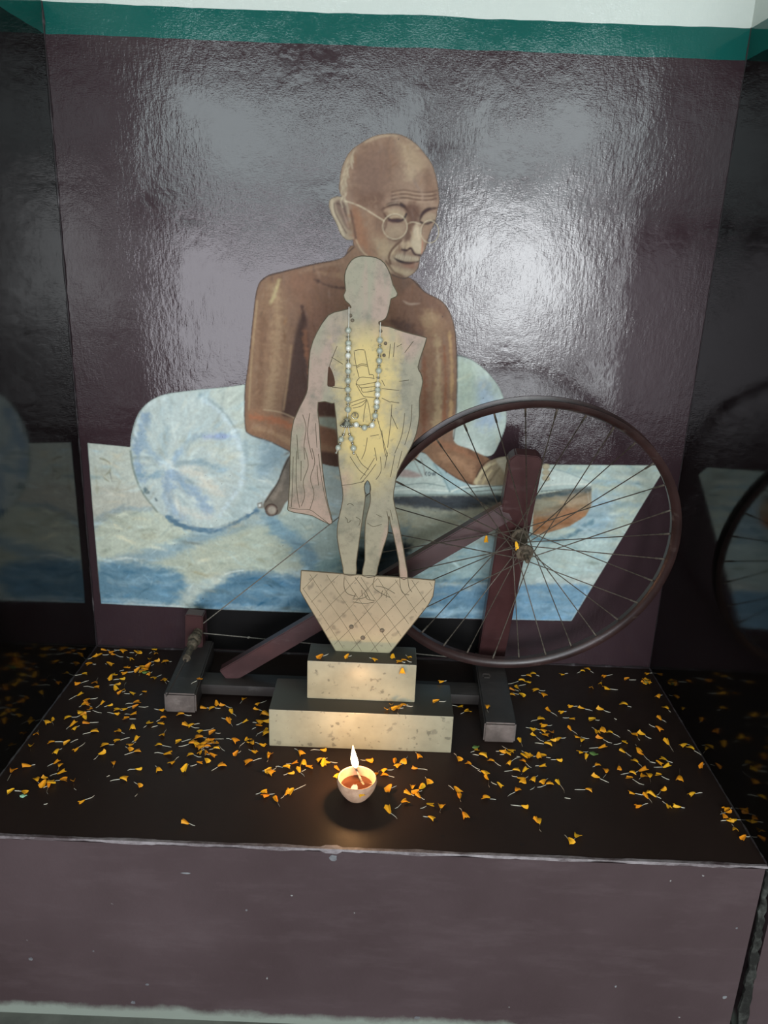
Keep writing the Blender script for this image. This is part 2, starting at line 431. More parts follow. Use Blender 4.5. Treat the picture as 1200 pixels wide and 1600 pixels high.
# --- bed sheet
fill([(137, 692), (230, 701), (420, 690), (640, 700), (700, 722), (780, 725), (860, 726), (1025, 727), (1034, 739), (893, 970), (668, 965), (480, 957), (320, 951), (158, 943), (147, 820)], (160, 171, 166), .8, label=SHEET, sm=False)
C_ = dict(clip=SHEET)
fill([(138, 693), (215, 700), (225, 770), (240, 800), (200, 800), (150, 815)], (184, 190, 180), 7, **C_)
fill([(145, 760), (225, 770), (235, 800), (150, 808)], (178, 178, 166), 8, .8, **C_)
stroke([(157, 716), (170, 722), (172, 735), (163, 745), (170, 752)], (128, 126, 102), 2.5, 3, .7, **C_)
stroke([(172, 738), (175, 752)], (90, 92, 88), 1.5, 1.5, .8, **C_)
stroke([(150, 730), (152, 770)], (150, 150, 128), 3, 4, .5, **C_)
fill([(148, 830), (170, 806), (205, 797), (240, 797), (275, 815), (300, 835), (260, 858), (190, 868), (150, 880)], (180, 187, 172), 6, **C_)
stroke([(146, 822), (165, 803), (195, 796), (235, 795)], (138, 154, 160), 7, 8, .6, **C_)
fill([(150, 880), (200, 866), (265, 850), (315, 828), (380, 828), (330, 850), (270, 873), (210, 880)], (132, 154, 162), 12, .85, **C_)
fill([(225, 888), (290, 862), (350, 838), (405, 822), (440, 828), (478, 862), (490, 888), (430, 893), (360, 892), (320, 915), (290, 905), (270, 893)], (166, 173, 158), 9, **C_)
stroke([(165, 878), (195, 872), (215, 874)], (205, 212, 205), 4, 5, .8, **C_)
fill([(155, 884), (200, 880), (255, 888), (287, 902), (284, 922), (268, 944), (158, 944)], (100, 132, 150), 9, .95, **C_)
stroke([(170, 905), (200, 912), (230, 908), (265, 915)], (126, 152, 164), 9, 8, .7, **C_)
stroke([(160, 936), (200, 938), (250, 942)], (150, 172, 180), 6, 6, .7, **C_)
stroke([(160, 942), (240, 945), (330, 950), (480, 956)], (196, 204, 200), 2.2, 2, .75, sm=False, **C_)
fill([(288, 948), (300, 925), (330, 900), (362, 893), (350, 908), (318, 935), (308, 949)], (170, 180, 172), 4, .9, **C_)
fill([(308, 948), (335, 918), (365, 897), (400, 893), (440, 898), (495, 898), (560, 900), (560, 956), (420, 953)], (88, 120, 140), 9, .95, **C_)
stroke([(340, 930), (400, 922), (480, 930)], (112, 142, 158), 12, 10, .7, **C_)
stroke([(350, 946), (420, 950), (490, 952)], (150, 172, 182), 6, 6, .6, **C_)
stroke([(352, 897), (365, 893), (380, 891)], (196, 206, 204), 2.5, 2, .7, **C_)
fill([(410, 806), (428, 802), (450, 822), (484, 845), (500, 872), (494, 892), (476, 890), (458, 862), (435, 840)], (112, 140, 154), 11, .85, **C_)
fill([(436, 795), (455, 790), (520, 815), (560, 800), (565, 890), (502, 894), (497, 866), (472, 838), (445, 820)], (154, 167, 160), 6, 1, **C_)
fill([(500, 880), (560, 860), (560, 902), (498, 898)], (112, 138, 138), 9, .7, **C_)
# sheet right of the statue
fill([(600, 790), (800, 785), (800, 905), (600, 905)], (146, 150, 138), 8, 1, **C_)
fill([(606, 868), (700, 850), (790, 840), (790, 905), (606, 905)], (146, 168, 168), 10, .9, **C_)
stroke([(600, 905), (660, 909), (720, 906), (770, 907)], (88, 116, 130), 6, 6, .9, **C_)
stroke([(640, 917), (680, 913), (720, 914), (765, 913)], (186, 196, 192), 5, 5, .8, streak=.4, **C_)
fill([(600, 922), (800, 918), (800, 968), (600, 964)], (108, 140, 160), 9, .95, **C_)
stroke([(640, 950), (700, 954), (770, 956)], (150, 176, 188), 9, 9, .8, **C_)
fill([(790, 728), (1026, 728), (1033, 740), (960, 862), (800, 862)], (166, 178, 168), 8, **C_)
for k in range(16):
    y = 738 + k * 8.4; x = 930 + 60 * BR3[(k * 37) % CHn, 20] - k * 2
    stroke([(x - 60, y + 3), (x - 10, y - 2), (x + 45 - k, y + 2)], [(146, 166, 172), (186, 194, 184), (132, 156, 168), (178, 184, 168)][k % 4], 7, 7, .55, streak=.5, **C_)
fill([(915, 770), (945, 775), (960, 800), (930, 850), (900, 845), (905, 800)], (140, 164, 176), 10, .7, **C_)
fill([(820, 850), (880, 835), (950, 845), (935, 890), (860, 905), (820, 900)], (170, 188, 184), 10, .9, streak=.3, **C_)
stroke([(815, 828), (850, 845), (885, 840), (925, 815)], (92, 122, 134), 6, 7, .8, **C_)
stroke([(840, 905), (880, 912), (925, 906)], (192, 202, 198), 6, 5, .7, streak=.5, **C_)
stroke([(800, 917), (850, 918), (915, 918)], (84, 112, 134), 5, 6, .85, **C_)
fill([(800, 920), (925, 918), (893, 970), (800, 968)], (112, 146, 168), 6, .9, **C_)
stroke([(810, 945), (850, 950), (900, 950)], (134, 164, 182), 10, 10, .8, **C_)
stroke([(560, 961), (668, 965), (890, 970)], (182, 196, 200), 2.5, 2, .7, sm=False, **C_)
stroke([(1032, 741), (962, 856), (893, 969)], (188, 196, 188), 2.2, 2, .5, sm=False, **C_)
# --- low desk (brown) under the book
fill([(834, 774), (924, 758), (924, 790), (915, 806), (890, 822), (850, 834), (832, 836)], (146, 130, 108), 2, label=DESK, sm=False)
fill([(832, 800), (900, 792), (915, 806), (890, 822), (850, 834), (832, 836)], (150, 106, 78), 10, .8, clip=DESK)
fill([(834, 774), (880, 768), (870, 800), (834, 806)], (140, 142, 126), 8, .7, clip=DESK)
stroke([(862, 806), (870, 795), (884, 790)], (112, 98, 80), 9, 9, .6, clip=DESK)
stroke([(836, 776), (880, 770), (924, 764)], (72, 84, 88), 9, 6, .8, clip=DESK)
stroke([(918, 768), (921, 790)], (186, 182, 168), 1.4, 1.5, .6, clip=DESK)
# --- his covered knee and the shadow below the book
fill([(560, 776), (795, 774), (795, 800), (740, 815), (680, 840), (620, 868), (560, 866)], (142, 142, 126), 4, label=KNEE)
fill([(560, 830), (640, 820), (620, 868), (560, 868)], (104, 116, 116), 12, .8, clip=KNEE)
fill([(600, 776), (795, 774), (790, 786), (700, 796), (640, 790), (600, 784)], (62, 66, 70), 5, .95, clip=KNEE)
stroke([(640, 802), (700, 806), (750, 800)], (128, 132, 120), 8, 8, .6, clip=KNEE)
# --- open book
fill([(590, 776), (600, 745), (640, 715), (662, 716), (690, 728), (720, 742), (760, 752), (800, 745), (850, 728), (880, 735), (924, 752), (924, 762), (850, 768), (790, 773), (700, 774)], (168, 182, 176), 1.2, label=BOOK, sm=False)
B_ = dict(clip=BOOK)
fill([(600, 742), (640, 738), (700, 748), (704, 766), (610, 770)], (178, 188, 180), 4, .8, **B_)
fill([(675, 722), (740, 750), (735, 760), (706, 768), (690, 745)], (150, 172, 174), 5, .9, **B_)
stroke([(678, 724), (692, 745), (703, 768)], (112, 134, 136), 2.4, 2.5, .8, **B_)
stroke([(600, 763), (640, 757), (665, 755), (695, 760)], (112, 128, 124), 1.6, 1.5, .8, **B_)
stroke([(604, 768), (640, 764), (700, 767)], (204, 210, 200), 2.4, 2, .8, **B_)
stroke([(705, 768), (730, 760), (790, 757)], (206, 210, 200), 3, 2, .8, **B_)
stroke([(728, 763), (760, 760), (792, 758)], (70, 72, 66), 1.5, 1.2, .8, **B_)
stroke([(735, 769), (765, 766), (792, 765)], (80, 84, 76), 1.4, 1.2, .7, **B_)
stroke([(590, 774), (700, 773), (795, 772)], (110, 122, 116), 3.5, 3, .8, **B_)
stroke([(845, 760), (880, 756), (922, 757)], (206, 210, 200), 3, 2.5, .9, **B_)
stroke([(846, 768), (885, 765), (924, 761)], (96, 106, 104), 3, 2.5, .8, **B_)
fill([(850, 730), (880, 738), (918, 752), (850, 756)], (186, 196, 188), 4, .8, **B_)
stroke([(850, 729), (885, 738), (922, 753)], (120, 138, 142), 1.6, 1.5, .6, **B_)
# pencil-like fold marks and the small written word on the page
fill([(600, 735), (618, 730), (650, 738), (658, 744), (640, 746), (606, 741)], (150, 128, 122), 3, .8, **B_)
stroke([(645, 716), (655, 735), (660, 745)], (110, 104, 98), 1.4, 1.2, .7, **B_)
stroke([(656, 712), (662, 730), (664, 742)], (120, 112, 104), 1.6, 1.4, .7, **B_)
INK = (38, 48, 58)
stroke([(666.5, 737), (664.8, 740), (666.5, 743.5)], INK, 1.1, .9, .9, **B_)
stroke(ring_pts(670.8, 740.4, 1.8, 2.6, 9) + [(672.6, 740.4)], INK, 1.1, .8, .9, **B_)
stroke([(674.6, 738.5), (675.2, 741), (677, 739.6), (677.4, 737.8), (676.8, 743)], INK, 1.0, .8, .9, **B_)
stroke([(678.2, 738), (678.2, 742.6)], INK, 1.0, .8, .9, **B_); stroke([(680, 737.5), (680, 742.8)], INK, 1.0, .8, .9, **B_)
stroke([(696.5, 736.5), (697.5, 738)], INK, 1.6, 1, .9, **B_); stroke([(701, 735.5), (702, 736.5)], INK, 1.0, .8, .7, **B_)
# --- bolster, left end and body, right end
fill([(204, 700), (210, 662), (224, 636), (252, 618), (300, 610), (350, 605), (375, 602), (384, 602), (386, 620), (388, 672), (425, 690), (456, 708), (448, 740), (432, 768), (408, 792), (370, 812), (330, 824), (290, 820), (255, 805), (232, 782), (213, 752)], (174, 186, 182), 1.0, label=BOL)
L_ = dict(clip=BOL)
fill([(208, 690), (216, 655), (240, 628), (290, 614), (335, 618), (365, 650), (383, 700), (383, 740), (370, 775), (340, 808), (300, 815), (255, 800), (228, 775), (212, 740)], (178, 189, 186), 5, .8, **L_)
fill([(330, 612), (384, 602), (386, 672), (372, 660), (352, 636)], (182, 190, 180), 5, .9, **L_)
fill([(390, 680), (450, 705), (440, 745), (405, 790), (360, 812), (380, 770), (392, 730)], (164, 180, 180), 8, .9, **L_)
fill([(412, 690), (440, 700), (440, 720), (418, 745), (402, 740), (405, 710)], (136, 158, 168), 9, .8, **L_)
stroke([(404, 750), (425, 752), (436, 748)], (198, 206, 200), 2.5, 2.5, .8, **L_)
stroke([(210, 694), (216, 660), (232, 634), (262, 620)], (192, 202, 200), 5, 5, .8, **L_)
stroke([(229, 650), (222, 672), (216, 700), (217, 730), (224, 750)], (132, 154, 174), 11.2, 13.6, .85, **L_)
stroke([(220, 680), (235, 705), (252, 722)], (146, 166, 178), 10.0, 13.6, .8, **L_)
stroke([(216, 742), (236, 744), (258, 736)], (134, 158, 170), 7.5, 8.5, .85, **L_)
stroke([(226, 762), (231, 769)], (70, 88, 92), 6.2, 5.1, .8, **L_); stroke([(243, 779), (245, 782)], (60, 74, 80), 3.1, 3.4, .8, **L_)
stroke([(265, 740), (262, 762), (268, 790), (285, 808)], (140, 160, 178), 12.5, 13.6, .8, **L_)
stroke([(270, 732), (290, 757), (315, 780), (325, 800)], (136, 158, 178), 17.5, 18.7, .8, **L_)
stroke([(275, 786), (295, 802), (330, 808)], (190, 192, 184), 11.2, 13.6, .85, **L_)
stroke([(285, 732), (310, 742), (330, 760), (345, 770)], (192, 190, 178), 17.5, 18.7, .85, **L_)
stroke([(272, 728), (295, 722), (320, 724), (350, 735)], (136, 158, 168), 6.2, 8.5, .85, **L_)
stroke([(270, 724), (285, 700), (310, 684), (352, 680)], (142, 164, 180), 10.0, 11.9, .85, **L_)
stroke([(320, 682), (350, 681)], (142, 152, 186), 5.0, 6.8, .7, **L_)
stroke([(258, 718), (256, 690), (262, 670)], (154, 172, 176), 8.8, 11.9, .7, **L_)
stroke([(290, 695), (330, 695), (360, 715)], (184, 190, 178), 15.0, 17.0, .7, **L_)
stroke([(282, 642), (290, 632)], (196, 204, 198), 3.8, 5.1, .8, **L_)
stroke([(258, 730), (264, 722), (270, 728)], (204, 210, 204), 10.0, 10.2, .9, **L_)
stroke([(312, 616), (345, 640), (368, 672), (381, 710)], (128, 146, 148), 3.8, 5.1, .7, **L_)
stroke([(318, 624), (350, 652), (372, 690), (380, 735), (368, 770), (343, 805)], (190, 204, 208), 6.2, 6.8, .8, **L_)
stroke([(383, 690), (386, 720), (384, 746)], (148, 166, 170), 5.0, 8.5, .7, **L_)
stroke([(204, 705), (209, 735), (222, 768), (246, 800)], (118, 128, 118), 3, 3, .8, clip=(SHEET, BOL))
stroke([(262, 808), (290, 823), (330, 829), (365, 818), (400, 798)], (84, 112, 132), 7, 5, .9, clip=(SHEET, BOL))
stroke([(205, 690), (212, 660), (226, 634), (252, 617), (300, 609), (350, 605), (384, 599)], (110, 116, 114), 1.2, 1.2, .6, clip=BOL)
fill([(690, 560), (712, 554), (736, 562), (760, 580), (780, 606), (790, 636), (790, 665), (780, 692), (766, 712), (735, 706), (690, 690)], (170, 182, 174), 1.0, label=BOLR)
fill([(740, 600), (765, 600), (780, 640), (770, 670), (745, 660)], (148, 166, 186), 12, .7, clip=BOLR)
fill([(716, 570), (740, 575), (745, 640), (720, 660)], (166, 178, 160), 10, .7, clip=BOLR)
stroke([(725, 690), (750, 705), (768, 710)], (182, 190, 182), 8, 7, .8, clip=BOLR)
stroke([(713, 555), (738, 562), (762, 581), (782, 607), (791, 637), (791, 664), (780, 693)], (70, 72, 78), 1.6, 1.2, .8, clip=BOLR)
# --- the man: arms, torso, head
SK, SKD, SKM, SKL, SKR = (126, 98, 80), (82, 60, 50), (108, 82, 66), (164, 140, 114), (150, 104, 76)
fill([(553, 384), (535, 403), (492, 412), (442, 424), (416, 432), (402, 450), (395, 500), (389, 560), (383, 610), (383, 664), (391, 678), (424, 690), (456, 706), (495, 722), (532, 730), (600, 735), (645, 720), (660, 706), (682, 726), (718, 750), (746, 757), (764, 730), (766, 718), (735, 702), (709, 688), (712, 640), (714, 570), (710, 510), (694, 474), (664, 456), (644, 436), (600, 420)], SK, 1.0, label=MAN)
K_ = dict(clip=MAN)
fill([(405, 450), (430, 440), (448, 470), (452, 560), (440, 645), (395, 650), (388, 610), (394, 540)], (134, 106, 84), 7, .9, streak=.2, **K_)
fill([(455, 430), (540, 420), (545, 470), (500, 500), (478, 520), (470, 480)], (124, 92, 74), 10, .8, **K_)
stroke([(428, 452), (434, 500), (430, 560), (420, 640)], (158, 132, 104), 14, 12, .7, streak=.3, **K_)
stroke([(436, 440), (428, 462), (424, 474)], (174, 158, 118), 5, 5, .8, **K_)
stroke([(402, 470), (397, 520), (392, 580), (389, 640)], (164, 140, 108), 3, 3, .7, **K_)
stroke([(410, 500), (408, 570), (404, 640)], (112, 84, 66), 9, 9, .6, **K_)
fill([(474, 492), (482, 505), (485, 560), (488, 620), (486, 655), (450, 652), (441, 642), (450, 592), (458, 545), (466, 505)], (76, 57, 50), 4, .95, **K_)
stroke([(472, 480), (476, 505), (470, 520)], (68, 48, 42), 5, 4, .8, **K_)
stroke([(455, 540), (450, 590), (443, 640)], (152, 124, 96), 3.5, 3, .8, **K_)
fill([(482, 500), (520, 480), (545, 560), (540, 640), (490, 650), (486, 580)], (120, 88, 72), 8, .8, **K_)
stroke([(476, 520), (480, 560), (486, 590)], (146, 100, 74), 5, 5, .7, **K_)
# forearm on our left, resting across
fill([(384, 648), (400, 638), (440, 650), (468, 656), (530, 676), (534, 728), (495, 722), (455, 705), (420, 690), (390, 677)], (136, 104, 82), 4, .9, **K_)
stroke([(392, 652), (420, 654), (460, 668)], (160, 100, 72), 9, 9, .7, **K_)
stroke([(400, 668), (430, 678), (462, 694)], (160, 130, 102), 9, 8, .7, **K_)
stroke([(412, 640), (438, 644), (462, 654)], (178, 156, 126), 2.2, 2, .7, **K_)
fill([(494, 628), (532, 628), (532, 650), (496, 648)], (78, 56, 48), 4, .9, **K_)
fill([(496, 652), (530, 654), (532, 672), (500, 664)], (146, 152, 138), 3, .9, **K_)
fill([(496, 668), (532, 676), (532, 700), (500, 690)], (122, 88, 70), 4, .9, **K_)
fill([(500, 706), (532, 712), (532, 730), (503, 726)], (80, 60, 52), 4, .9, **K_)
# shoulders and chest
stroke([(490, 436), (512, 446), (535, 450), (556, 447)], (74, 54, 46), 5, 4, .85, taper=True, **K_)
stroke([(498, 426), (530, 430), (550, 434)], (150, 120, 94), 8, 8, .7, **K_)
stroke([(470, 425), (500, 416), (532, 410)], (148, 120, 98), 5, 6, .6, **K_)
fill([(545, 384), (568, 396), (560, 420), (540, 440), (530, 412)], (136, 108, 88), 6, .8, **K_)
fill([(608, 440), (645, 440), (690, 472), (700, 540), (660, 540), (620, 520), (606, 480)], (116, 86, 70), 7, .9, **K_)
fill([(610, 500), (640, 505), (664, 530), (658, 560), (620, 520)], (86, 64, 56), 7, .9, **K_)
stroke([(630, 470), (640, 475), (656, 474)], (172, 150, 132), 3.4, 3, .75, taper=True, **K_)
fill([(660, 488), (672, 484), (690, 500), (694, 525), (680, 528), (665, 510)], (160, 134, 104), 8, .8, **K_)
fill([(660, 535), (690, 500), (708, 520), (712, 600), (708, 672), (656, 672), (656, 610)], (134, 104, 82), 6, .8, **K_)
stroke([(682, 530), (686, 580), (684, 640), (680, 670)], (166, 144, 112), 10, 9, .8, streak=.3, **K_)
stroke([(702, 520), (706, 580), (704, 660)], (172, 140, 100), 5, 4, .8, **K_)
stroke([(662, 560), (664, 620), (662, 680)], (124, 80, 60), 7, 7, .7, **K_)
stroke([(694, 540), (696, 600), (694, 660)], (134, 84, 60), 4, 4, .7, **K_)
stroke([(656, 545), (655, 575)], (128, 122, 110), 7, 5, .7, **K_)
# right forearm and hand over the page
fill([(656, 682), (690, 686), (730, 700), (764, 716), (762, 735), (747, 756), (718, 748), (684, 726), (662, 706)], (126, 96, 74), 3, .9, **K_)
stroke([(690, 712), (715, 722), (740, 738)], (152, 118, 92), 12, 11, .8, **K_)
stroke([(680, 690), (715, 702), (750, 718)], (140, 98, 74), 7, 7, .7, **K_)
stroke([(684, 728), (715, 748), (744, 758)], (88, 66, 52), 4, 3.5, .8, **K_)
stroke([(735, 706), (752, 718), (748, 740)], (92, 66, 52), 10, 9, .6, **K_)
fill([(741, 756), (746, 742), (756, 728), (768, 719), (784, 714), (806, 714), (808, 745), (790, 757), (760, 758)], (146, 132, 108), 1.4, label=MAN)
stroke([(744, 754), (750, 741), (760, 730), (772, 724)], (184, 170, 136), 5, 4, .9, **K_)
stroke([(754, 755), (760, 745), (768, 735)], (176, 160, 126), 3.6, 3, .9, **K_)
stroke([(752, 748), (758, 738), (768, 728)], (96, 82, 64), 1.4, 1.2, .8, **K_)
stroke([(764, 754), (772, 742), (780, 732)], (104, 92, 74), 4, 4, .8, **K_)
fill([(776, 718), (800, 714), (806, 740), (796, 752), (786, 735)], (188, 182, 160), 3, .8, **K_)
stroke([(744, 745), (752, 730), (764, 719), (782, 713)], (58, 44, 38), 2.0, 1.6, .8, **K_)
for y in (729, 738, 747):
    fill(ring_pts(853, y, 6, 4.5, 8), (172, 162, 136), 1.4, 1, label=MAN)
    stroke(ring_pts(853, y, 6, 4.5, 10, -30, 200), (96, 86, 70), 1.2, 1, .7, clip=MAN)
# dark wooden handle end under his knee, left
fill([(452, 712), (462, 716), (460, 768), (446, 786), (436, 803), (422, 803), (411, 790), (420, 772), (434, 752), (442, 730)], (104, 97, 88), 1.2, label=HND)
stroke([(446, 735), (438, 760), (426, 780)], (134, 124, 112), 6, 6, .7, clip=HND)
fill(ring_pts(424, 797, 9.5, 9.5, 14), (98, 84, 76), 1.2, label=HND); fill(ring_pts(425, 797, 6.5, 6.5, 12), (150, 142, 130), 2, clip=HND)
stroke(ring_pts(424, 797, 9.5, 9.5, 16), (58, 48, 44), 1.6, 1.2, .9, clip=HND)
fill([(402, 786), (410, 784), (411, 794), (403, 794)], (120, 116, 108), 1, label=HND, sm=False); fill([(404, 788), (408, 787), (408, 791), (404, 792)], (200, 204, 200), .8, clip=HND, sm=False)
stroke([(452, 714), (442, 735), (432, 758), (415, 784)], (56, 50, 46), 1.6, 1.4, .8, clip=(HND, BOL))
# head
HEAD = [(610, 209), (630, 212), (650, 225), (665, 242), (675, 257), (681, 275), (685, 297), (686, 315), (683, 332), (680, 346), (671, 366), (665, 388), (657, 401), (655, 412), (652, 421), (642, 430), (630, 434), (615, 430), (600, 420), (580, 412), (566, 398), (552, 382), (552, 375), (545, 330), (531, 300), (531, 282), (535, 260), (547, 237), (567, 222), (587, 212)]
fill(HEAD, (134, 110, 93), .9, label=MAN)
EAR = [(552, 374), (541, 374), (532, 365), (526, 350), (517, 332), (514, 318), (518, 310), (530, 307), (541, 312), (546, 330), (553, 350), (554, 366)]
fill(EAR, (150, 134, 114), .9, label=MAN)
fill([(524, 316), (532, 313), (540, 320), (544, 340), (548, 358), (541, 356), (533, 340), (527, 328)], (108, 88, 78), 2.5, .9, **K_)
stroke([(519, 314), (521, 330), (530, 350), (537, 368)], (176, 162, 138), 4, 3, .8, **K_)
stroke([(527, 318), (536, 322), (541, 338)], (86, 70, 62), 2.4, 2, .8, **K_)
stroke([(534, 325), (540, 342), (545, 355)], (148, 124, 108), 3, 3, .7, **K_)
fill([(548, 240), (590, 216), (620, 214), (625, 260), (600, 320), (556, 318), (546, 280)], (124, 98, 82), 12, .9, **K_)
fill([(560, 250), (600, 240), (600, 300), (565, 310)], (114, 90, 78), 12, .7, **K_)
fill([(618, 216), (645, 226), (664, 250), (668, 270), (645, 268), (630, 250)], (156, 134, 110), 9, .9, **K_)
fill([(632, 258), (652, 262), (650, 282), (634, 284)], (162, 142, 118), 8, .8, **K_)
fill([(662, 262), (680, 276), (684, 310), (664, 306)], (118, 92, 76), 7, .8, **K_)
stroke([(570, 222), (600, 212), (630, 214), (655, 230)], (166, 146, 122), 4, 4, .7, **K_)
for k in range(16):   # wisps of grey hair behind the ear
    a = k / 15; x = 553 - 17 * math.sin(a * 1.9) ** .7 + (k % 3) * 2.6; y = 236 + a * 70
    stroke([(x, y), (x - 3 - (k % 2), y + 9), (x - 1, y + 18)], [(182, 168, 144), (150, 134, 114), (168, 154, 132)][k % 3], 1.8, 1.6, .75, **K_)
stroke([(554, 236), (540, 262), (537, 296)], (160, 144, 120), 8, 8, .6, **K_)
fill([(556, 322), (590, 338), (606, 370), (600, 400), (580, 400), (562, 378), (552, 350)], (134, 106, 86), 7, .9, **K_)
fill([(548, 326), (562, 332), (574, 372), (582, 398), (566, 392), (554, 372)], (140, 98, 74), 8, .7, **K_)
stroke([(556, 374), (564, 390), (574, 400)], (186, 166, 136), 2, 1.6, .7, **K_)
fill([(584, 372), (612, 378), (618, 392), (604, 408), (590, 398)], (160, 140, 114), 8, .8, **K_)
for yy, o in ((297, .6), (303, .7), (309, .8)):   # furrows
    stroke([(612, yy + 3), (630, yy), (650, yy + 3), (668, yy + 4), (682, yy + 1)], (84, 62, 52), 2.2, 2, o, **K_)
    stroke([(614, yy + 6), (634, yy + 3), (654, yy + 6), (676, yy + 6)], (160, 136, 114), 1.8, 2, .6, **K_)
stroke([(580, 314), (585, 316), (588, 312), (585, 306)], (182, 160, 130), 1.5, 1.3, .7, **K_)
stroke([(596, 328), (606, 321), (620, 318), (632, 323), (640, 334)], (58, 40, 34), 5.5, 3, 1, taper=True, **K_)
stroke([(600, 323), (612, 318), (624, 317)], (186, 166, 138), 1.6, 1.4, .6, **K_)
fill([(634, 322), (646, 316), (656, 324), (654, 346), (646, 352), (638, 345)], (92, 66, 54), 5, .9, **K_)
stroke([(656, 344), (661, 333), (670, 327), (683, 325)], (58, 40, 34), 5, 2.8, 1, taper=True, **K_)
fill([(600, 332), (616, 325), (632, 332), (634, 345), (616, 344), (604, 342)], (154, 134, 110), 3, .9, **K_)
stroke([(600, 334), (606, 341), (618, 346), (630, 343), (635, 334)], (52, 36, 32), 2.8, 1.5, 1, **K_)
fill([(606, 344), (618, 341), (630, 343), (626, 347), (614, 348)], (60, 36, 32), 1.6, 1, **K_)
fill([(659, 342), (670, 333), (681, 336), (678, 345), (664, 348)], (150, 130, 108), 2.5, .9, **K_)
stroke([(657, 347), (666, 350), (678, 345)], (52, 36, 32), 2.8, 1.6, 1, **K_)
fill([(601, 352), (632, 352), (630, 366), (618, 372), (604, 366)], (150, 130, 108), 5, .8, **K_)
fill([(660, 352), (670, 354), (668, 372), (660, 372)], (140, 114, 94), 3, .7, **K_)
fill([(648, 352), (655, 352), (659, 374), (661, 392), (655, 398), (646, 392), (641, 376)], (178, 162, 138), 3, .9, **K_)
fill([(637, 360), (645, 354), (641, 376), (634, 382), (630, 376)], (118, 92, 76), 3, .8, **K_)
fill([(627, 378), (636, 374), (644, 386), (640, 392), (628, 390)], (172, 152, 126), 2.5, .8, **K_)
stroke([(628, 390), (636, 391), (642, 388), (648, 397), (657, 399)], (58, 38, 34), 3, 1.6, 1, **K_)
stroke([(659, 366), (660, 380), (659, 396)], (166, 92, 74), 1.4, 1.3, .8, **K_)
fill([(610, 405), (624, 396), (640, 399), (652, 402), (656, 408), (640, 409), (622, 409)], (158, 142, 120), 3, .85, **K_)
for k in range(10):
    x = 620 + k * 3.6; stroke([(x, 398 + k * .5), (x - 2 + (k > 6) * 2, 407)], (184, 170, 148), 1.2, 1.1, .6, **K_)
stroke([(616, 403), (622, 407), (634, 411), (644, 411), (655, 408)], (52, 34, 30), 4, 1.8, 1, taper=True, **K_)
fill([(628, 413), (642, 412), (653, 411), (648, 419), (636, 418)], (134, 98, 82), 2.5, .85, **K_)
fill([(606, 414), (628, 420), (645, 424), (636, 432), (618, 429), (608, 424)], (166, 148, 122), 4, .85, **K_)
stroke([(627, 376), (614, 388), (608, 400), (610, 412)], (88, 64, 52), 3, 2.4, .85, **K_)
stroke([(622, 384), (613, 395), (610, 404)], (180, 160, 132), 2, 2, .6, **K_)
stroke([(603, 408), (615, 424), (630, 433)], (84, 62, 52), 2.6, 2.5, .7, **K_)
fill([(604, 426), (640, 436), (642, 446), (620, 460), (606, 450)], (100, 76, 62), 5, .8, **K_)
fill([(590, 326), (604, 330), (602, 350), (596, 366), (586, 350)], (112, 86, 70), 6, .75, **K_)
fill([(556, 300), (596, 302), (600, 322), (562, 324)], (104, 78, 64), 9, .7, **K_)
fill([(636, 352), (642, 352), (640, 372), (632, 378), (634, 364)], (92, 68, 56), 3, .8, **K_)
stroke([(606, 372), (618, 376), (630, 371)], (104, 80, 66), 2.5, 2.4, .7, **K_)
stroke([(598, 330), (604, 346), (600, 360)], (88, 64, 54), 2.4, 2.2, .6, **K_)
stroke([(522, 318), (524, 332), (533, 350), (541, 364)], (92, 74, 66), 2, 1.8, .7, **K_)
stroke([(548, 330), (552, 350), (556, 372)], (86, 62, 52), 3, 2.6, .75, **K_)
stroke([(660, 404), (664, 390), (668, 374)], (110, 84, 70), 3, 2.6, .6, **K_)
# spectacles
GL = (190, 176, 150)
for (cx, cy, rx, ry) in ((617, 354, 19, 19.5), (671.5, 362, 14, 17.5)):
    stroke([(x + 1, y + 1) for x, y in ring_pts(cx, cy, rx, ry, 24) + ring_pts(cx, cy, rx, ry, 24)[:1]], (96, 78, 66), 1.8, 1.5, .6, clip=MAN)
    stroke(ring_pts(cx, cy, rx, ry, 24) + ring_pts(cx, cy, rx, ry, 24)[:1], GL, 1.3, .9, .9, label=MAN)
stroke([(636, 350), (645, 347), (657, 350)], GL, 1.5, 1.1, .9, **K_)
stroke([(539, 314), (552, 318), (566, 324), (584, 335), (600, 345)], GL, 1.6, 1.2, .9, **K_)
# thin dark contours
for pts in ([(553, 386), (530, 404), (490, 413), (442, 425), (416, 433), (402, 451), (395, 500), (389, 560), (383, 610), (383, 664), (391, 679), (424, 691), (456, 707)],
            [(644, 436), (664, 456), (694, 474), (710, 510), (714, 570), (713, 640), (709, 686)],
            [(552, 382), (541, 375), (531, 365), (525, 350), (516, 332), (513, 318), (518, 309), (530, 306)],
            [(655, 412), (652, 421), (642, 431), (630, 435), (612, 429)]):
    stroke(pts, (54, 44, 42), 1.6, 1.3, .75, clip=(MAN, BOL, BOLR))
stroke(HEAD[:14], (90, 76, 68), 1.3, 1.2, .5, clip=MAN)
stroke(HEAD[24:] + HEAD[:1], (120, 104, 90), 1.3, 1.2, .5, clip=MAN)

# soft-edged dark wedge over sheet and knee, behind the figure's legs
fill([(548, 868), (600, 845), (640, 850), (640, 905), (548, 905)], (40, 44, 46), 12, .9, clip=(SHEET, KNEE))
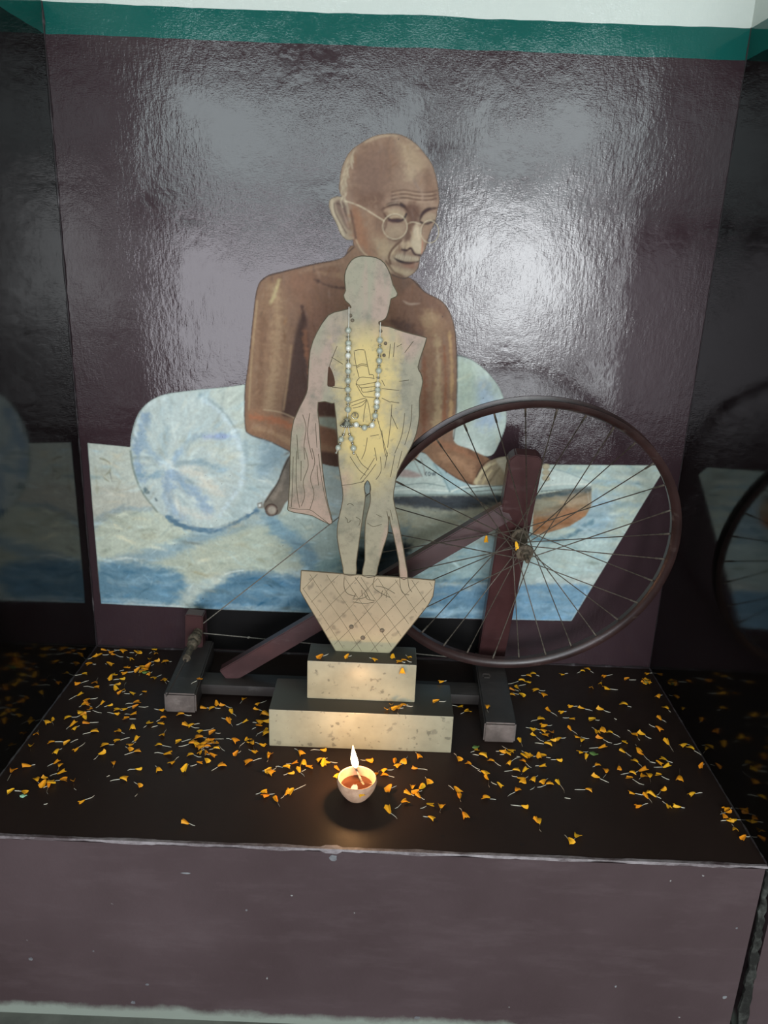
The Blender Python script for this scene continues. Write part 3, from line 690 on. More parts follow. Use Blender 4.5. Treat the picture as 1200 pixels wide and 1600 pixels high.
# loose brushwork over everything painted
BC = cv([(262, 728)])[0]
dabs(SHEET, 800, 46, 6, lambda x, y, r: r.normal(0, .4), 17, .62, 11)
dabs(SHEET, 500, 18, 2.4, lambda x, y, r: r.normal(0, .7), 20, .6, 21)
dabs(BOL, 340, 34, 5.5, lambda x, y, r: math.atan2(y - BC[1], x - BC[0]) + r.normal(0, .3), 14, .6, 12)
dabs(BOLR, 50, 30, 5, lambda x, y, r: 1.3 + r.normal(0, .4), 13, .6, 13)
dabs(MAN, 520, 24, 3.2, lambda x, y, r: 1.55 + r.normal(0, .5), 11, .45, 14)
dabs(DESK, 90, 36, 5, lambda x, y, r: r.normal(0, .3), 13, .6, 15)
dabs(KNEE, 90, 36, 5, lambda x, y, r: r.normal(0, .3), 13, .6, 17)
dabs(BOOK, 40, 26, 3, lambda x, y, r: r.normal(0, .2), 8, .4, 16)

# brushwork variation and canvas-to-albedo
var = 1 + .04 * (BR1 - .5) + .04 * (BR2 - .5) + .06 * (BR3 - .5) + .08 * (BR4 - .5)
img = np.clip(RGB * var[..., None], 0, 1)
ln = np.where(img <= .04045, img / 12.92, ((img + .055) / 1.055) ** 2.4)
ln = np.clip((ln - .02) / .77, .004, .85)

def mural_material():
    g = N('mural_paint')
    at = g.n('ShaderNodeAttribute'); at.attribute_name = 'paint'
    fine = g.noise(70, 4, .6)
    col = g.mix(g.math('MULTIPLY', g.ramp(g.noise(120, 2, .4), [(.22, 1.0), (.27, 0.0)]), .45), at.outputs['Color'], (.03, .035, .035))
    return g.out(col, g.math('ADD', g.math('MULTIPLY', fine, .2), .34), brush_bump(g, .6), spec=.2, alpha=at.outputs['Alpha'])
M_MURAL = mural_material()
mural = tag(empty('wall_mural', (0, 0, Z0)), 'painted mural of a bald bespectacled man reading beside a bolster on blue-white sheets', 'mural')
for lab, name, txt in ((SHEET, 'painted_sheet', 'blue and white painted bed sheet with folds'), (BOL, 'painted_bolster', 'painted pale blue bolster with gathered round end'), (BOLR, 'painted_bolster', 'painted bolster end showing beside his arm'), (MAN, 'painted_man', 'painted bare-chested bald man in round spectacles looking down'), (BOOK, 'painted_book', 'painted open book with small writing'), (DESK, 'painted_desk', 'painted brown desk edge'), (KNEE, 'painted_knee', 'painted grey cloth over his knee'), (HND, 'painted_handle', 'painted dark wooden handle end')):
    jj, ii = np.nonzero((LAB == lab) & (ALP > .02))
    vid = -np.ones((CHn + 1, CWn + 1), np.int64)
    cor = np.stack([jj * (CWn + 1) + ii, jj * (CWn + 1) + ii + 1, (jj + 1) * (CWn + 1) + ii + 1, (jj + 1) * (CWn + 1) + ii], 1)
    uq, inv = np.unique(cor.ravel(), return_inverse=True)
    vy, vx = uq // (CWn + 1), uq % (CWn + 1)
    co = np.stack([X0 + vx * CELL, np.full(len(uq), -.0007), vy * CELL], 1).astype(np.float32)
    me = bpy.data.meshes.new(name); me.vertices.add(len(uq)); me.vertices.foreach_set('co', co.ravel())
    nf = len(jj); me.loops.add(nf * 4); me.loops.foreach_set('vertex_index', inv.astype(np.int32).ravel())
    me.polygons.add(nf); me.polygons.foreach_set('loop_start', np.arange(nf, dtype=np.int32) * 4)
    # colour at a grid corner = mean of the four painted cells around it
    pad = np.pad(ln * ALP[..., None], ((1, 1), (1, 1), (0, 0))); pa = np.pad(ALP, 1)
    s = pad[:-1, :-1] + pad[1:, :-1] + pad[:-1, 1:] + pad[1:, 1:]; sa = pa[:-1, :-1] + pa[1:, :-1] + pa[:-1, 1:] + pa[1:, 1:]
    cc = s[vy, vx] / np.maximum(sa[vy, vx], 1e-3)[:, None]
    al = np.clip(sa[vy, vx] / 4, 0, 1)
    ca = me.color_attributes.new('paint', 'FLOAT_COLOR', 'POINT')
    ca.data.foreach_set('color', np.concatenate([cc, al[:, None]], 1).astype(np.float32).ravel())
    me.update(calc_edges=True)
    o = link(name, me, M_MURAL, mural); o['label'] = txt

# a flat near-black patch low on the wall, under the mural
g = N('flat_black'); M_BLACKPATCH = g.out(g.mix(g.noise(20, 4, .6), (.004, .0036, .0036), (.009, .008, .008)), .4, None, spec=.2)
def wall_patch(name, pts, mat, y=-.0004):
    bm = bmesh.new(); vs = [bm.verts.new(tuple(on_y(px, py, y))) for px, py in pts]; vb = [bm.verts.new((v.co.x, 0, v.co.z)) for v in vs]; n = len(vs)
    bm.faces.new(vs); bm.faces.new(vb[::-1])
    for i in range(n): bm.faces.new((vs[i], vs[(i + 1) % n], vb[(i + 1) % n], vb[i]))
    return link(name, mesh_of(bm, name), mat, wb)
pt = wall_patch('black_wall_patch', [(322, 952), (480, 957.5), (668, 966), (757, 969), (754, 1030), (640, 1026), (480, 1020), (326, 1013)], M_BLACKPATCH); pt['label'] = 'flat black patch on the wall below the mural'

# ------------------------------------------------------------------ plinth blocks
def stone_mat():
    g = N('speckled_pale_stone'); v = g.co()
    n = g.noise(12, 5, .6); f = g.noise(55, 3, .5)
    col = g.mix(g.ramp(n, [(.3, 0.0), (.7, 1.0)]), lin((140, 138, 118)), lin((172, 168, 144)))
    sp = g.ramp(g.noise(85, 2, .5), [(.64, 0.0), (.70, 1.0)]); sp2 = g.ramp(f, [(.66, 0.0), (.72, 1.0)])
    col = g.mix(g.math('MULTIPLY', sp, .65), col, lin((92, 90, 78))); col = g.mix(g.math('MULTIPLY', sp2, .5), col, lin((104, 102, 90)))
    z = g.sep(g.n('ShaderNodeNewGeometry').outputs['Normal'])[2]
    col = g.mix(g.ramp(z, [(.6, 0.0), (.9, 1.0)]), col, lin((58, 53, 45)))        # upward faces darkened in the colour, standing in for weak light from above
    return g.out(col, g.math('ADD', g.math('MULTIPLY', n, .16), .30), g.bump(n, .1, .001), spec=.5)
M_STONE = stone_mat()
R2 = Matrix.Rotation(math.radians(-.4), 4, 'Z')
PY1, PZ1, PZ2 = -.351, .0775, .1565
lower = tag(link('plinth_block', box_mesh('plinth_lower', -.182, .154, PY1, -.24, 0, PZ1, .0022), M_STONE), 'wide lower block of pale speckled stone, directly behind the oil lamp', 'plinth')
upper = tag(link('plinth_block', box_mesh('plinth_upper', -.117, .084, -.309, -.2405, PZ1, PZ2, .0022), M_STONE), 'narrower upper block of pale speckled stone carrying the metal cutout figure', 'plinth')

# ------------------------------------------------------------------ flat metal cutout figure
SY = -.268; ST = .004
def plate(name, outer, holes, y, thick, sm=2):
    bm = bmesh.new()
    loops = []
    for P in [outer] + holes:
        Q = spline(np.array(P, float), True, sm) if sm > 1 else np.array(P, float)
        vs = [bm.verts.new(tuple(on_y(x, yy, y))) for x, yy in Q]
        loops.append([bm.edges.new((vs[i], vs[(i + 1) % len(vs)])) for i in range(len(vs))])
    bmesh.ops.triangle_fill(bm, use_beauty=True, use_dissolve=False, edges=[e for l in loops for e in l], normal=(0, -1, 0))
    ex = bmesh.ops.extrude_face_region(bm, geom=list(bm.faces))
    bmesh.ops.translate(bm, vec=(0, thick, 0), verts=[v for v in ex['geom'] if isinstance(v, bmesh.types.BMVert)])
    return mesh_of(bm, name)
def sheet_mat(name, base_mode=False):
    g = N(name); p = g.sep(g.co())
    n = g.noise(9, 5, .6); f = g.noise(30, 4, .65); pk = g.noise(7, 3, .5, stretch=(1.6, 1, .8), dist=.8)
    grey, yel, pink = lin((146, 140, 118)), lin((206, 182, 114)), lin((162, 139, 123))
    if base_mode:
        col = g.mix(g.ramp(n, [(.35, 0.0), (.65, 1.0)]), lin((148, 137, 114)), lin((172, 158, 132)))
        low = g.ramp(g.math('MULTIPLY', g.math('SUBTRACT', .21, p[2]), 16), [(.1, 0.0), (.8, 1.0)])
        col = g.mix(g.math('MULTIPLY', low, .6), col, lin((160, 158, 122)))
    else:
        # polished yellow metal worn bright along the middle, dull grey-green lacquer at the edges
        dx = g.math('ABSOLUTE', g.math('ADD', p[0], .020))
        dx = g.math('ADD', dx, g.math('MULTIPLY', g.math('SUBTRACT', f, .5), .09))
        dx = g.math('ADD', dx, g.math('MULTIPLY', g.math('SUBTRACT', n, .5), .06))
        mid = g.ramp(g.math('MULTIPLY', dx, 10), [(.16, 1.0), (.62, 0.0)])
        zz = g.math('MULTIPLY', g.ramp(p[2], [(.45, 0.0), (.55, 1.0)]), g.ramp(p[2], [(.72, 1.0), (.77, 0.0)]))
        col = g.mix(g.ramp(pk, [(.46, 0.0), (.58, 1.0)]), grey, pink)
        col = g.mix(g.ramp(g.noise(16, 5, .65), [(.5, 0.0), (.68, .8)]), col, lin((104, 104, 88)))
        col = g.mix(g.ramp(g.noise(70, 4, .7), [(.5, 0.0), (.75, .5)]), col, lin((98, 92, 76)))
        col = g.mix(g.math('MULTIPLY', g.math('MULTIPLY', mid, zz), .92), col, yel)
        col = g.mix(g.ramp(g.noise(34, 5, .7), [(.56, 0.0), (.74, .5)]), col, lin((118, 112, 92)))
    sp = g.ramp(g.noise(75, 2, .5), [(.66, 0.0), (.72, 1.0)])
    col = g.mix(g.math('MULTIPLY', sp, .5 if base_mode else .28), col, lin((100, 94, 80)))
    if base_mode: col = g.mix(g.ramp(g.noise(48, 2, .45), [(.62, 0.0), (.72, .65)]), col, lin((104, 96, 80)))
    sm2 = g.ramp(g.noise(300, 2, .5), [(.7, 0.0), (.74, .4)])
    col = g.mix(sm2, col, lin((90, 84, 72)))
    return g.out(col, .5, g.bump(f, .1, .0008), metal=.0, spec=.4)
M_SHEET = sheet_mat('tarnished_cutout_metal'); M_SBASE = sheet_mat('hatched_cutout_base_metal', True)
M_GROOVE = simple_noise_mat('engraved_line', lin((74, 66, 50)), lin((96, 86, 66)), 40, .7, 0)
FIG = [(569.5, 400), (587.5, 402.5), (601, 411.5), (610, 429.5), (614, 445), (621, 458), (618, 464), (611, 467), (609.5, 474.5), (607, 486), (603, 497), (596.5, 501.5), (592, 503), (594, 508.5), (608, 510.5), (623.5, 516), (644, 522), (664, 527), (666, 531), (659.5, 551), (653, 573.5), (657, 582.5), (660.6, 596), (657, 614), (655, 627.5), (655, 650), (650.5, 677), (641.5, 699.5), (632.5, 715), (621, 738), (617, 758.5), (614.5, 779), (621, 808), (628, 844), (633.6, 878), (637, 903),
       (624.8, 902.5), (623.5, 878), (615.6, 839.5), (610, 817), (607.5, 806), (606, 833), (599, 855), (590, 887), (586, 901), (566, 899.5), (570, 876), (570, 839.5), (571.5, 812.5), (577, 792), (579, 779), (578, 767.5), (578.5, 758.5), (574, 750.6), (569, 761), (571, 774), (568.5, 794.5), (564, 826), (560.6, 851), (556.5, 880), (556, 898.5), (538, 897.5),
       (536, 887), (531, 864), (527, 839.5), (528, 817), (533.5, 792), (536, 774), (534, 756), (530, 731.5), (528.5, 711), (527, 679), (523, 634), (519, 630.5), (497, 628.6), (498.6, 661), (501.8, 713), (507.6, 761), (513, 790), (519, 812.5), (514, 819), (488.5, 806), (468, 802), (451, 798), (450, 790), (452.5, 756), (453.8, 697), (459, 657), (475, 623), (480.6, 607), (482, 578), (485, 546.5), (495, 519.5), (513, 492.5), (531, 486), (549, 480), (540, 470), (537, 461), (540, 454), (538.5, 438.5), (540, 423), (549, 407), (560, 401)]
ARMPIT = [(513, 573.5), (517, 576), (522, 589), (523, 603), (512.5, 604), (511.5, 596)]
PANEL = [(470.5, 891.5), (538, 897), (637, 903.2), (680, 907), (676.5, 932), (668.5, 946), (608, 1022), (524.5, 1017.5), (475, 934), (469, 923)]
statue = tag(empty('cutout_figure', (-.02, SY, PZ2)), 'flat metal cutout of a robed walking man with a staff, standing on the stone blocks', 'statue')
def kid(name, me, mat, parent):
    """child whose mesh is in world coordinates, parent only translated"""
    o = link(name, me, mat, parent)
    w = Vector((0, 0, 0)); q = parent
    while q is not None: w += q.location; q = q.parent
    o.location = -w; return o
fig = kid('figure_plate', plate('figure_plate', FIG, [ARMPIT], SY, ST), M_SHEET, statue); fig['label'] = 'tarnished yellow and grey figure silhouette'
pan = kid('base_panel', plate('base_panel', PANEL, [], SY + .0003, ST, 1), M_SBASE, statue); pan['label'] = 'trapezoid panel cross-hatched with engraved lines'
def ribbons(name, lines, w_px, y, parent, smooth=True):
    bm = bmesh.new(); hw = w_px * .00055
    for L in lines:
        L = np.array(L, float); P = [Vector(on_y(a, b, y)) for a, b in (spline(L, False, 4) if len(L) > 2 and smooth else L)]
        prev = None
        for i, p in enumerate(P):
            t = (P[min(i + 1, len(P) - 1)] - P[max(i - 1, 0)]); nn = Vector((-t.z, 0, t.x)).normalized() * hw
            pr = (bm.verts.new(p + nn), bm.verts.new(p + Vector((0, -.0004, 0))), bm.verts.new(p - nn))
            if prev:
                bm.faces.new((prev[0], prev[1], pr[1], pr[0])); bm.faces.new((prev[1], prev[2], pr[2], pr[1]))
            prev = pr
    return kid(name, mesh_of(bm, name), M_GROOVE, parent)
c5 = lambda *a: [(430 + .225 * x, 380 + .225 * y) for x, y in a]
c6 = lambda *a: [(430 + .225 * x, 700 + .225 * y) for x, y in a]
lines = [c5((545, 750), (580, 740), (620, 742)), c5((548, 755), (562, 850), (582, 930)), c5((622, 745), (640, 840), (655, 915)), c5((562, 855), (600, 838), (640, 845)), c5((564, 865), (600, 848), (640, 856)),
         c5((565, 960), (590, 932), (640, 932), (690, 940)), c5((565, 960), (580, 985), (700, 965)), c5((580, 985), (600, 1005), (705, 992)), c5((598, 1008), (612, 1035), (700, 1022)), c5((560, 975), (590, 1030), (615, 1065)), c5((652, 912), (680, 915), (684, 935)),
         c5((615, 1065), (690, 1072)), c5((520, 1110), (590, 1085), (630, 1075)), c5((530, 1130), (600, 1105), (636, 1082)), c5((540, 1145), (600, 1130), (634, 1090)), c5((636, 1085), (620, 1160), (612, 1240)), c5((640, 1090), (655, 1160), (668, 1250)),
         c5((430, 715), (395, 800), (375, 860)), c5((390, 790), (470, 840)), c5((540, 848), (560, 850)), c5((395, 1000), (490, 1010)), c5((740, 1010), (860, 1022)), c5((740, 1075), (800, 1105)), c5((800, 1100), (862, 1110)), c5((740, 950), (760, 990)),
         c5((810, 1120), (800, 1260), (780, 1420)), c5((805, 1190), (850, 1290)), c5((700, 1180), (740, 1330), (780, 1480)), c5((740, 1300), (755, 1420), (775, 1500)), c5((690, 1420), (705, 1510)), c5((900, 1180), (880, 1330), (830, 1460)), c5((640, 1350), (625, 1440), (600, 1500)), c5((660, 1340), (720, 1330)), c5((950, 1120), (940, 1260), (900, 1400)),
         c5((800, 700), (790, 800)), c5((830, 690), (820, 790)), c5((845, 720), (880, 700)), c5((860, 960), (930, 950)), c5((960, 680), (900, 760))]
# folds of the hanging cloth and of the dhoti
lines += [c6((150, 20), (145, 200), (155, 340), (170, 415)), c6((205, 0), (230, 120), (195, 230), (205, 330), (180, 405)), c6((255, 0), (275, 100), (245, 210), (270, 320), (240, 430)), c6((300, 40), (320, 200), (345, 330), (390, 500)), c6((330, 190), (355, 330), (380, 440)), c6((125, 60), (120, 260), (112, 410)), c6((95, 415), (160, 425), (240, 430), (300, 470), (375, 528)), c6((180, 90), (178, 230)), c6((290, 120), (300, 260)),
          c5((190, 1190), (215, 1280), (200, 1400), (205, 1500)), c5((240, 1180), (225, 1330), (260, 1500)), c5((150, 1330), (160, 1500)), c5((280, 1250), (290, 1420)),
          c6((690, 70), (640, 150), (590, 220)), c6((700, 110), (650, 180), (600, 240)), c6((520, 60), (580, 150), (630, 190)), c6((560, 40), (600, 110), (650, 150)), c6((460, 260), (540, 250), (620, 230)), c6((730, 60), (735, 160), (700, 220)), c6((780, 30), (760, 140)), c6((830, 50), (800, 200)), c6((880, 20), (850, 140)),
          c6((620, 250), (640, 228), (660, 255), (662, 300), (640, 322), (622, 300), (620, 250)), c6((500, 395), (520, 385), (545, 400)), c6((485, 480), (500, 495), (505, 520), (530, 500)), c6((560, 480), (590, 500), (580, 540)), c6((640, 520), (680, 545), (740, 530)), c6((700, 460), (740, 480)), c6((775, 440), (790, 520)), c6((800, 430), (815, 500))]
# sandalled feet engraved on the panel
lines += [c6((480, 900), (478, 960), (500, 1010), (560, 1030)), c6((555, 900), (600, 960), (640, 1020), (600, 1045), (540, 1050)), c6((600, 985), (605, 1030)), c6((620, 1010), (640, 1050), (690, 1060)), c6((690, 900), (680, 960), (720, 1000), (800, 1040)), c6((700, 960), (760, 970), (830, 1010)), c6((640, 1020), (660, 1055)), c6((560, 1010), (545, 1040)), c6((865, 905), (870, 970), (890, 1010), (930, 1020)), c6((920, 905), (930, 970), (950, 1000)), c6((540, 1070), (620, 1080), (690, 1070)), c6((745, 990), (735, 1030)), c6((775, 1000), (770, 1040))]
ribbons('engraved_lines', lines, .9, SY - .0001, statue)['kind'] = 'stuff'
def inside(P, x, y):
    c = False
    for i in range(len(P)):
        (x1, y1), (x2, y2) = P[i], P[i - 1]
        if (y1 > y) != (y2 > y) and x < (x2 - x1) * (y - y1) / (y2 - y1) + x1: c = not c
    return c
hat = []
for dx, dy, sp_ in ((.56, .83, 21), (-.70, .71, 24)):
    nx, ny = -dy, dx
    for k in range(-9, 10):
        cx, cy = 574 + nx * k * sp_, 955 + ny * k * sp_; run = []
        for t in np.arange(-170, 170, 3):
            p = (cx + dx * t + .8 * math.sin(t * .05 + k), cy + dy * t)
            if inside(PANEL, *p): run.append(p)
        if len(run) > 4: hat.append(run[1:-1:6] + [run[-2]])
hl = ribbons('hatch_lines', hat, .75, SY - .0001, statue); hl['kind'] = 'stuff'; hl.data.materials[0] = simple_noise_mat('faint_engraving', lin((104, 93, 72)), lin((150, 138, 112)), 30, .7, 0)
for nm, P_ in (('edge_line', FIG), ('edge_line', PANEL)):
    Q_ = list(spline(np.array(P_, float), True, 2)) if P_ is FIG else P_
    Q_ = list(Q_) + [Q_[0]]; ribbons(nm, [[(x, y) for x, y in Q_]], 1.4, SY - .0001, statue, False)
M_RUST = simple_noise_mat('rust_bolt', lin((84, 74, 62)), lin((128, 116, 98)), 200, .8, .3)
for (x, y) in ((549, 979.5), (597, 985), (567, 996.5)):
    p = on_y(x, y, SY)
    kid('bolt', lathe_mesh('bolt', [(0, .0025), (.0022, .0022), (.0038, .0012), (.0045, 0), (.0045, -.001)], 14, axis_matrix(p, (0, -1, 0))), M_RUST, statue)

# ------------------------------------------------------------------ bead garland hung on the figure
g = N('clear_glass_bead'); fn = g.noise(120, 2, .5, vec=g.obj())
M_BEAD = g.out(g.mix(fn, lin((176, 184, 168)), lin((206, 210, 196))), .08, None, spec=.9); g.b.inputs['Transmission Weight'].default_value = .25
g = N('pearl_bead'); M_PEARL = g.out(lin((218, 218, 206)), .12, None, spec=.9); g.b.inputs['Coat Weight'].default_value = .6
M_SILVER = simple_noise_mat('silver_spacer', lin((140, 138, 126)), lin((200, 198, 186)), 300, .25, .2, .0005, metal=.85)
M_THREAD = simple_noise_mat('white_thread', lin((200, 198, 186)), lin((222, 220, 210)), 100, .8, 0)
gar = tag(empty('bead_garland', (-.06, SY - .008, .6)), 'string of glass and pearl beads hung round the metal figure, two tassels at its clasp', 'garland')
b5 = lambda x, y: (500 + x * .15625, 470 + y * .15625)
def uv_bead(r, n=12, sq=1.0): return lathe_mesh('bead', [(0, -r * sq)] + [(r * math.cos(a), r * sq * math.sin(a)) for a in np.linspace(-1.3, 1.3, 8)] + [(0, r * sq)], n, smooth=60)
bead_me = {'g': uv_bead(.0052, 8), 'p': uv_bead(.0050), 's': uv_bead(.0032, 8, .6), 't': uv_bead(.0026, 8)}
for k, m in (('g', M_BEAD), ('p', M_PEARL), ('s', M_SILVER), ('t', M_SILVER)): bead_me[k].materials.append(m)
GY = SY - .0062
def put_bead(kind, x, y, sc=1.0, name='bead'):
    p = on_y(*b5(x, y), GY); o = bpy.data.objects.new(name, bead_me[kind]); COL.objects.link(o); o.parent = gar
    o.location = Vector(p) - gar.location; o.scale = (sc, sc, sc); o.rotation_euler = (random.uniform(-.2, .2), random.uniform(-.3, .3), random.random()); return o
left = [('g', 283, 297), ('g', 285, 425), ('p', 285, 475), ('p', 281, 548), ('p', 285, 650), ('g', 283, 705), ('g', 281, 800), ('g', 279, 890), ('g', 282, 985), ('g', 281, 1090)]
right = [('g', 600, 395), ('g', 597, 500), ('g', 592, 600), ('g', 588, 700), ('p', 577, 838), ('g', 577, 890), ('p', 575, 938), ('p', 569, 1010), ('g', 566, 1060), ('g', 551, 1150), ('p', 522, 1245), ('g', 445, 1270), ('p', 362, 1240)]
for seq in (left, right):
    for i, (k, x, y) in enumerate(seq):
        put_bead(k, x, y)
        if i: put_bead('s', (x + seq[i - 1][1]) / 2, (y + seq[i - 1][2]) / 2, 1.0, 'spacer')
for (k, x, y, s_) in (('g', 212, 1388, .95), ('g', 182, 1470, 1.0), ('t', 163, 1520, .9), ('g', 312, 1380, .95), ('g', 335, 1475, 1.05), ('t', 338, 1525, .9), ('t', 235, 1340, 1), ('t', 297, 1335, 1), ('t', 325, 1425, 1), ('t', 200, 1430, 1)):
    put_bead(k, x, y, s_, 'tassel_bead')
cp = on_y(*b5(272, 1210), GY)
clasp = kid('clasp', lathe_mesh('clasp', [(0, .009), (.004, .008), (.0062, .0055), (.0045, .003), (.0085, -.001), (.0102, -.0045), (.009, -.007), (.004, -.0085), (0, -.0085)], 14, Matrix.Translation(Vector(cp) + Vector((0, -.006, 0)))), M_SILVER, gar)
for k in range(9):
    a = math.pi * (k - 4) / 9; o = bpy.data.objects.new('rhinestone', bead_me['t']); COL.objects.link(o); o.parent = clasp
    o.location = Vector(cp) + Vector((.0102 * math.sin(a), -.006 - .0102 * math.cos(a), -.005)); o.scale = (.7, .7, .7)
for pts in ([(290, 60), (290, 160), (285, 297)], [(283, 297), (285, 475), (281, 548), (285, 650), (281, 800), (279, 890), (281, 1090), (272, 1200)], [(605, 215), (602, 300), (600, 395)], [(600, 395), (592, 600), (577, 838), (569, 1010), (551, 1150), (522, 1245), (445, 1270), (362, 1240), (280, 1215)], [(268, 1230), (235, 1340), (212, 1388), (182, 1470), (163, 1520)], [(275, 1230), (297, 1335), (312, 1380), (335, 1475), (338, 1525)]):
    kid('thread', tube_mesh('thread', [on_y(*b5(*q), GY) for q in pts], .0007, 5), M_THREAD, gar)
rp = on_y(*b5(350, 1150), GY)
bm = bmesh.new(); add_tube(bm, [Vector(rp) + Vector((.0055 * math.cos(a), 0, .0055 * math.sin(a))) for a in np.linspace(0, 2 * math.pi, 19)], .0008, 5); add_tube(bm, [Vector(rp) + Vector((0, 0, .004)), Vector(rp) + Vector((0, 0, -.001))], .0012, 5)
kid('ring', mesh_of(bm, 'ring', 60), M_SILVER, gar)
for (x, y) in ((305, 148), (325, 195), (607, 302), (655, 425), (640, 545)):
    p = on_y(*b5(x, y), SY); kid('stud', lathe_mesh('stud', [(0, .003), (.002, .0024), (.003, .001), (.003, -.0005)], 10, axis_matrix(p, (0, -1, 0))), M_RUST, statue)

# ------------------------------------------------------------------ spinning wheel
def wood_mat(name, c1, c2, rough, wearc, wear=.5, scale=14):
    g = N(name); v = g.obj(); n = g.noise(scale, 5, .6, vec=v, stretch=(1, 1, 1)); f = g.noise(60, 5, .7, vec=v, stretch=(.25, 1, .6))
    col = g.mix(g.ramp(n, [(.35, 0.0), (.65, 1.0)]), c1, c2)
    w = g.ramp(f, [(.58, 0.0), (.74, 1.0)]); col = g.mix(g.math('MULTIPLY', w, wear), col, wearc)
    return g.out(col, rough, g.bump(f, .3, .001), spec=.45)
M_MAROON = wood_mat('maroon_painted_wood', (.046, .017, .017), (.066, .025, .025), .38, (.14, .09, .09), .35)
M_DUSTY = wood_mat('dusty_dark_wood', (.026, .021, .019), (.042, .034, .031), .5, (.13, .115, .105), .35)
M_ENDGRAIN = wood_mat('greyed_end_grain', lin((84, 76, 72)), lin((112, 102, 98)), .6, lin((150, 142, 136)), .5, 30)
M_RIM = wood_mat('brown_painted_steel_rim', (.022, .011, .010), (.044, .022, .020), .3, (.17, .14, .12), .45)
M_SPOKE = simple_noise_mat('dull_steel_spoke', lin((64, 60, 54)), lin((110, 100, 88)), 30, .5, 0, metal=.3, objc=True)
M_HUB = simple_noise_mat('dusty_steel_hub', lin((62, 54, 44)), lin((112, 100, 84)), 160, .8, .4, .001, metal=.2)
M_CORD = simple_noise_mat('grey_twine', lin((96, 92, 84)), lin((140, 134, 124)), 300, .9, .3)
chk = tag(empty('spinning_wheel', (.0, -.16, 0)), 'dark maroon wooden spinning wheel with a bicycle wheel, standing behind the cutout figure', 'spinning wheel')
bz = .0425
def block(x0, x1, y0, y1, z1, x0b=None, x1b=None):
    bm = bmesh.new(); vs, fs = add_box(bm, x0, x1, y0, y1, .0005, z1)
    for v in vs:
        if v.co.y > (y0 + y1) / 2 and x0b is not None: v.co.x = x0b if v.co.x < (x0 + x1) / 2 else x1b
    bmesh.ops.bevel(bm, geom=list(bm.edges), offset=.003, segments=2, affect='EDGES')
    me = mesh_of(bm, 'foot_block', 35); me.materials.append(M_DUSTY); me.materials.append(M_ENDGRAIN)
    for p in me.polygons:
        if p.normal.y < -.7: p.material_index = 1
    return me
kid('foot_block', block(.217, .277, -.313, -.035, bz, .222, .284), None, chk)
kid('foot_block', block(-.401, -.339, -.255, -.03, bz, -.409, -.352), None, chk)
kid('beam', box_mesh('beam', -.352, .226, -.196, -.146, .008, .030, .002), M_DUSTY, chk)
def plank(name, a, b, w, t, nrm, mat, wtop=None, chamfer=0.0, bev=.002):
    a, b = Vector(a), Vector(b); d = (b - a); L = d.length; d.normalize(); nrm = Vector(nrm); nrm = (nrm - d * nrm.dot(d)).normalized(); s = d.cross(nrm)
    bm = bmesh.new(); w2 = wtop or w
    prof = [(-w / 2, 0), (w / 2, 0), (w2 / 2, L - chamfer), (w2 / 2 - chamfer, L), (-w2 / 2 + chamfer, L), (-w2 / 2, L - chamfer)] if chamfer else [(-w / 2, 0), (w / 2, 0), (w2 / 2, L), (-w2 / 2, L)]
    vs = [bm.verts.new(a + s * p + d * q - nrm * (t / 2)) for p, q in prof]
    f = bm.faces.new(vs); ex = bmesh.ops.extrude_face_region(bm, geom=[f]); bmesh.ops.translate(bm, vec=nrm * t, verts=[v for v in ex['geom'] if isinstance(v, bmesh.types.BMVert)])
    bmesh.ops.recalc_face_normals(bm, faces=bm.faces)
    if bev: bmesh.ops.bevel(bm, geom=list(bm.edges), offset=bev, segments=2, affect='EDGES')
    return kid(name, mesh_of(bm, name, 35), mat, chk)
# upright leans forward like the wheel it carries
pl, pr_ = on_y(750, 1013, -.06), on_y(791, 1013, -.06); tl, tr = on_y(797, 712, -.15), on_y(851, 712, -.15)
pa_, pb_ = Vector((pl + pr_) / 2), Vector((tl + tr) / 2); dd = (pb_ - pa_).normalized()
pa_ = pa_ - dd * ((pa_.z - bz + .004) / dd.z)
nf_ = Vector((0, -1, 0)); nf_ = (nf_ - dd * nf_.dot(dd)).normalized()
plank('upright', pa_ - nf_ * .016, pb_ - nf_ * .016, .0565, .032, (0, -1, 0), M_MAROON, .064, .011)
br0, br1 = Vector(on_y(352, 1054, -.155)), Vector(on_y(785, 801, -.113))
bd = (br1 - br0).normalized()
plank('brace', br0 - bd * ((br0.z - .031) / bd.z), br1 + bd * .012, .037, .026, (0, -1, 0), M_MAROON)
lp = on_y(306, 956, -.05)
plank('spindle_post', (lp[0] - .004, -.05, bz - .002), (lp[0], -.052, lp[2]), .038, .030, (0, -1, 0), M_MAROON)
# wheel
WC = Vector((.2821, -.160, .3452)); WN = Vector((.0453, -1, -.2095)).normalized(); WR = .302
WM = axis_matrix(WC, WN)
prof = [(WR, -.0125), (WR, -.0105), (WR - .0075, -.0075), (WR - .009, 0), (WR - .0075, .0075), (WR, .0105), (WR, .0125), (WR - .006, .0128), (WR - .0125, .010), (WR - .0165, .005), (WR - .0165, -.005), (WR - .0125, -.010), (WR - .006, -.0128)]
rim = kid('wheel_rim', lathe_mesh('wheel_rim', prof, 120, WM, True, 35), M_RIM, chk)
hub = kid('hub', lathe_mesh('hub', [(0, .052), (.004, .052), (.004, .040), (.008, .040), (.010, .033), (.0165, .032), (.0175, .029), (.0165, .026), (.011, .024), (.0095, 0), (.011, -.024), (.0165, -.026), (.0175, -.029), (.0165, -.032), (.008, -.034), (.004, -.040), (0, -.040)], 28, WM), M_HUB, rim); hub.location = (0, 0, 0)
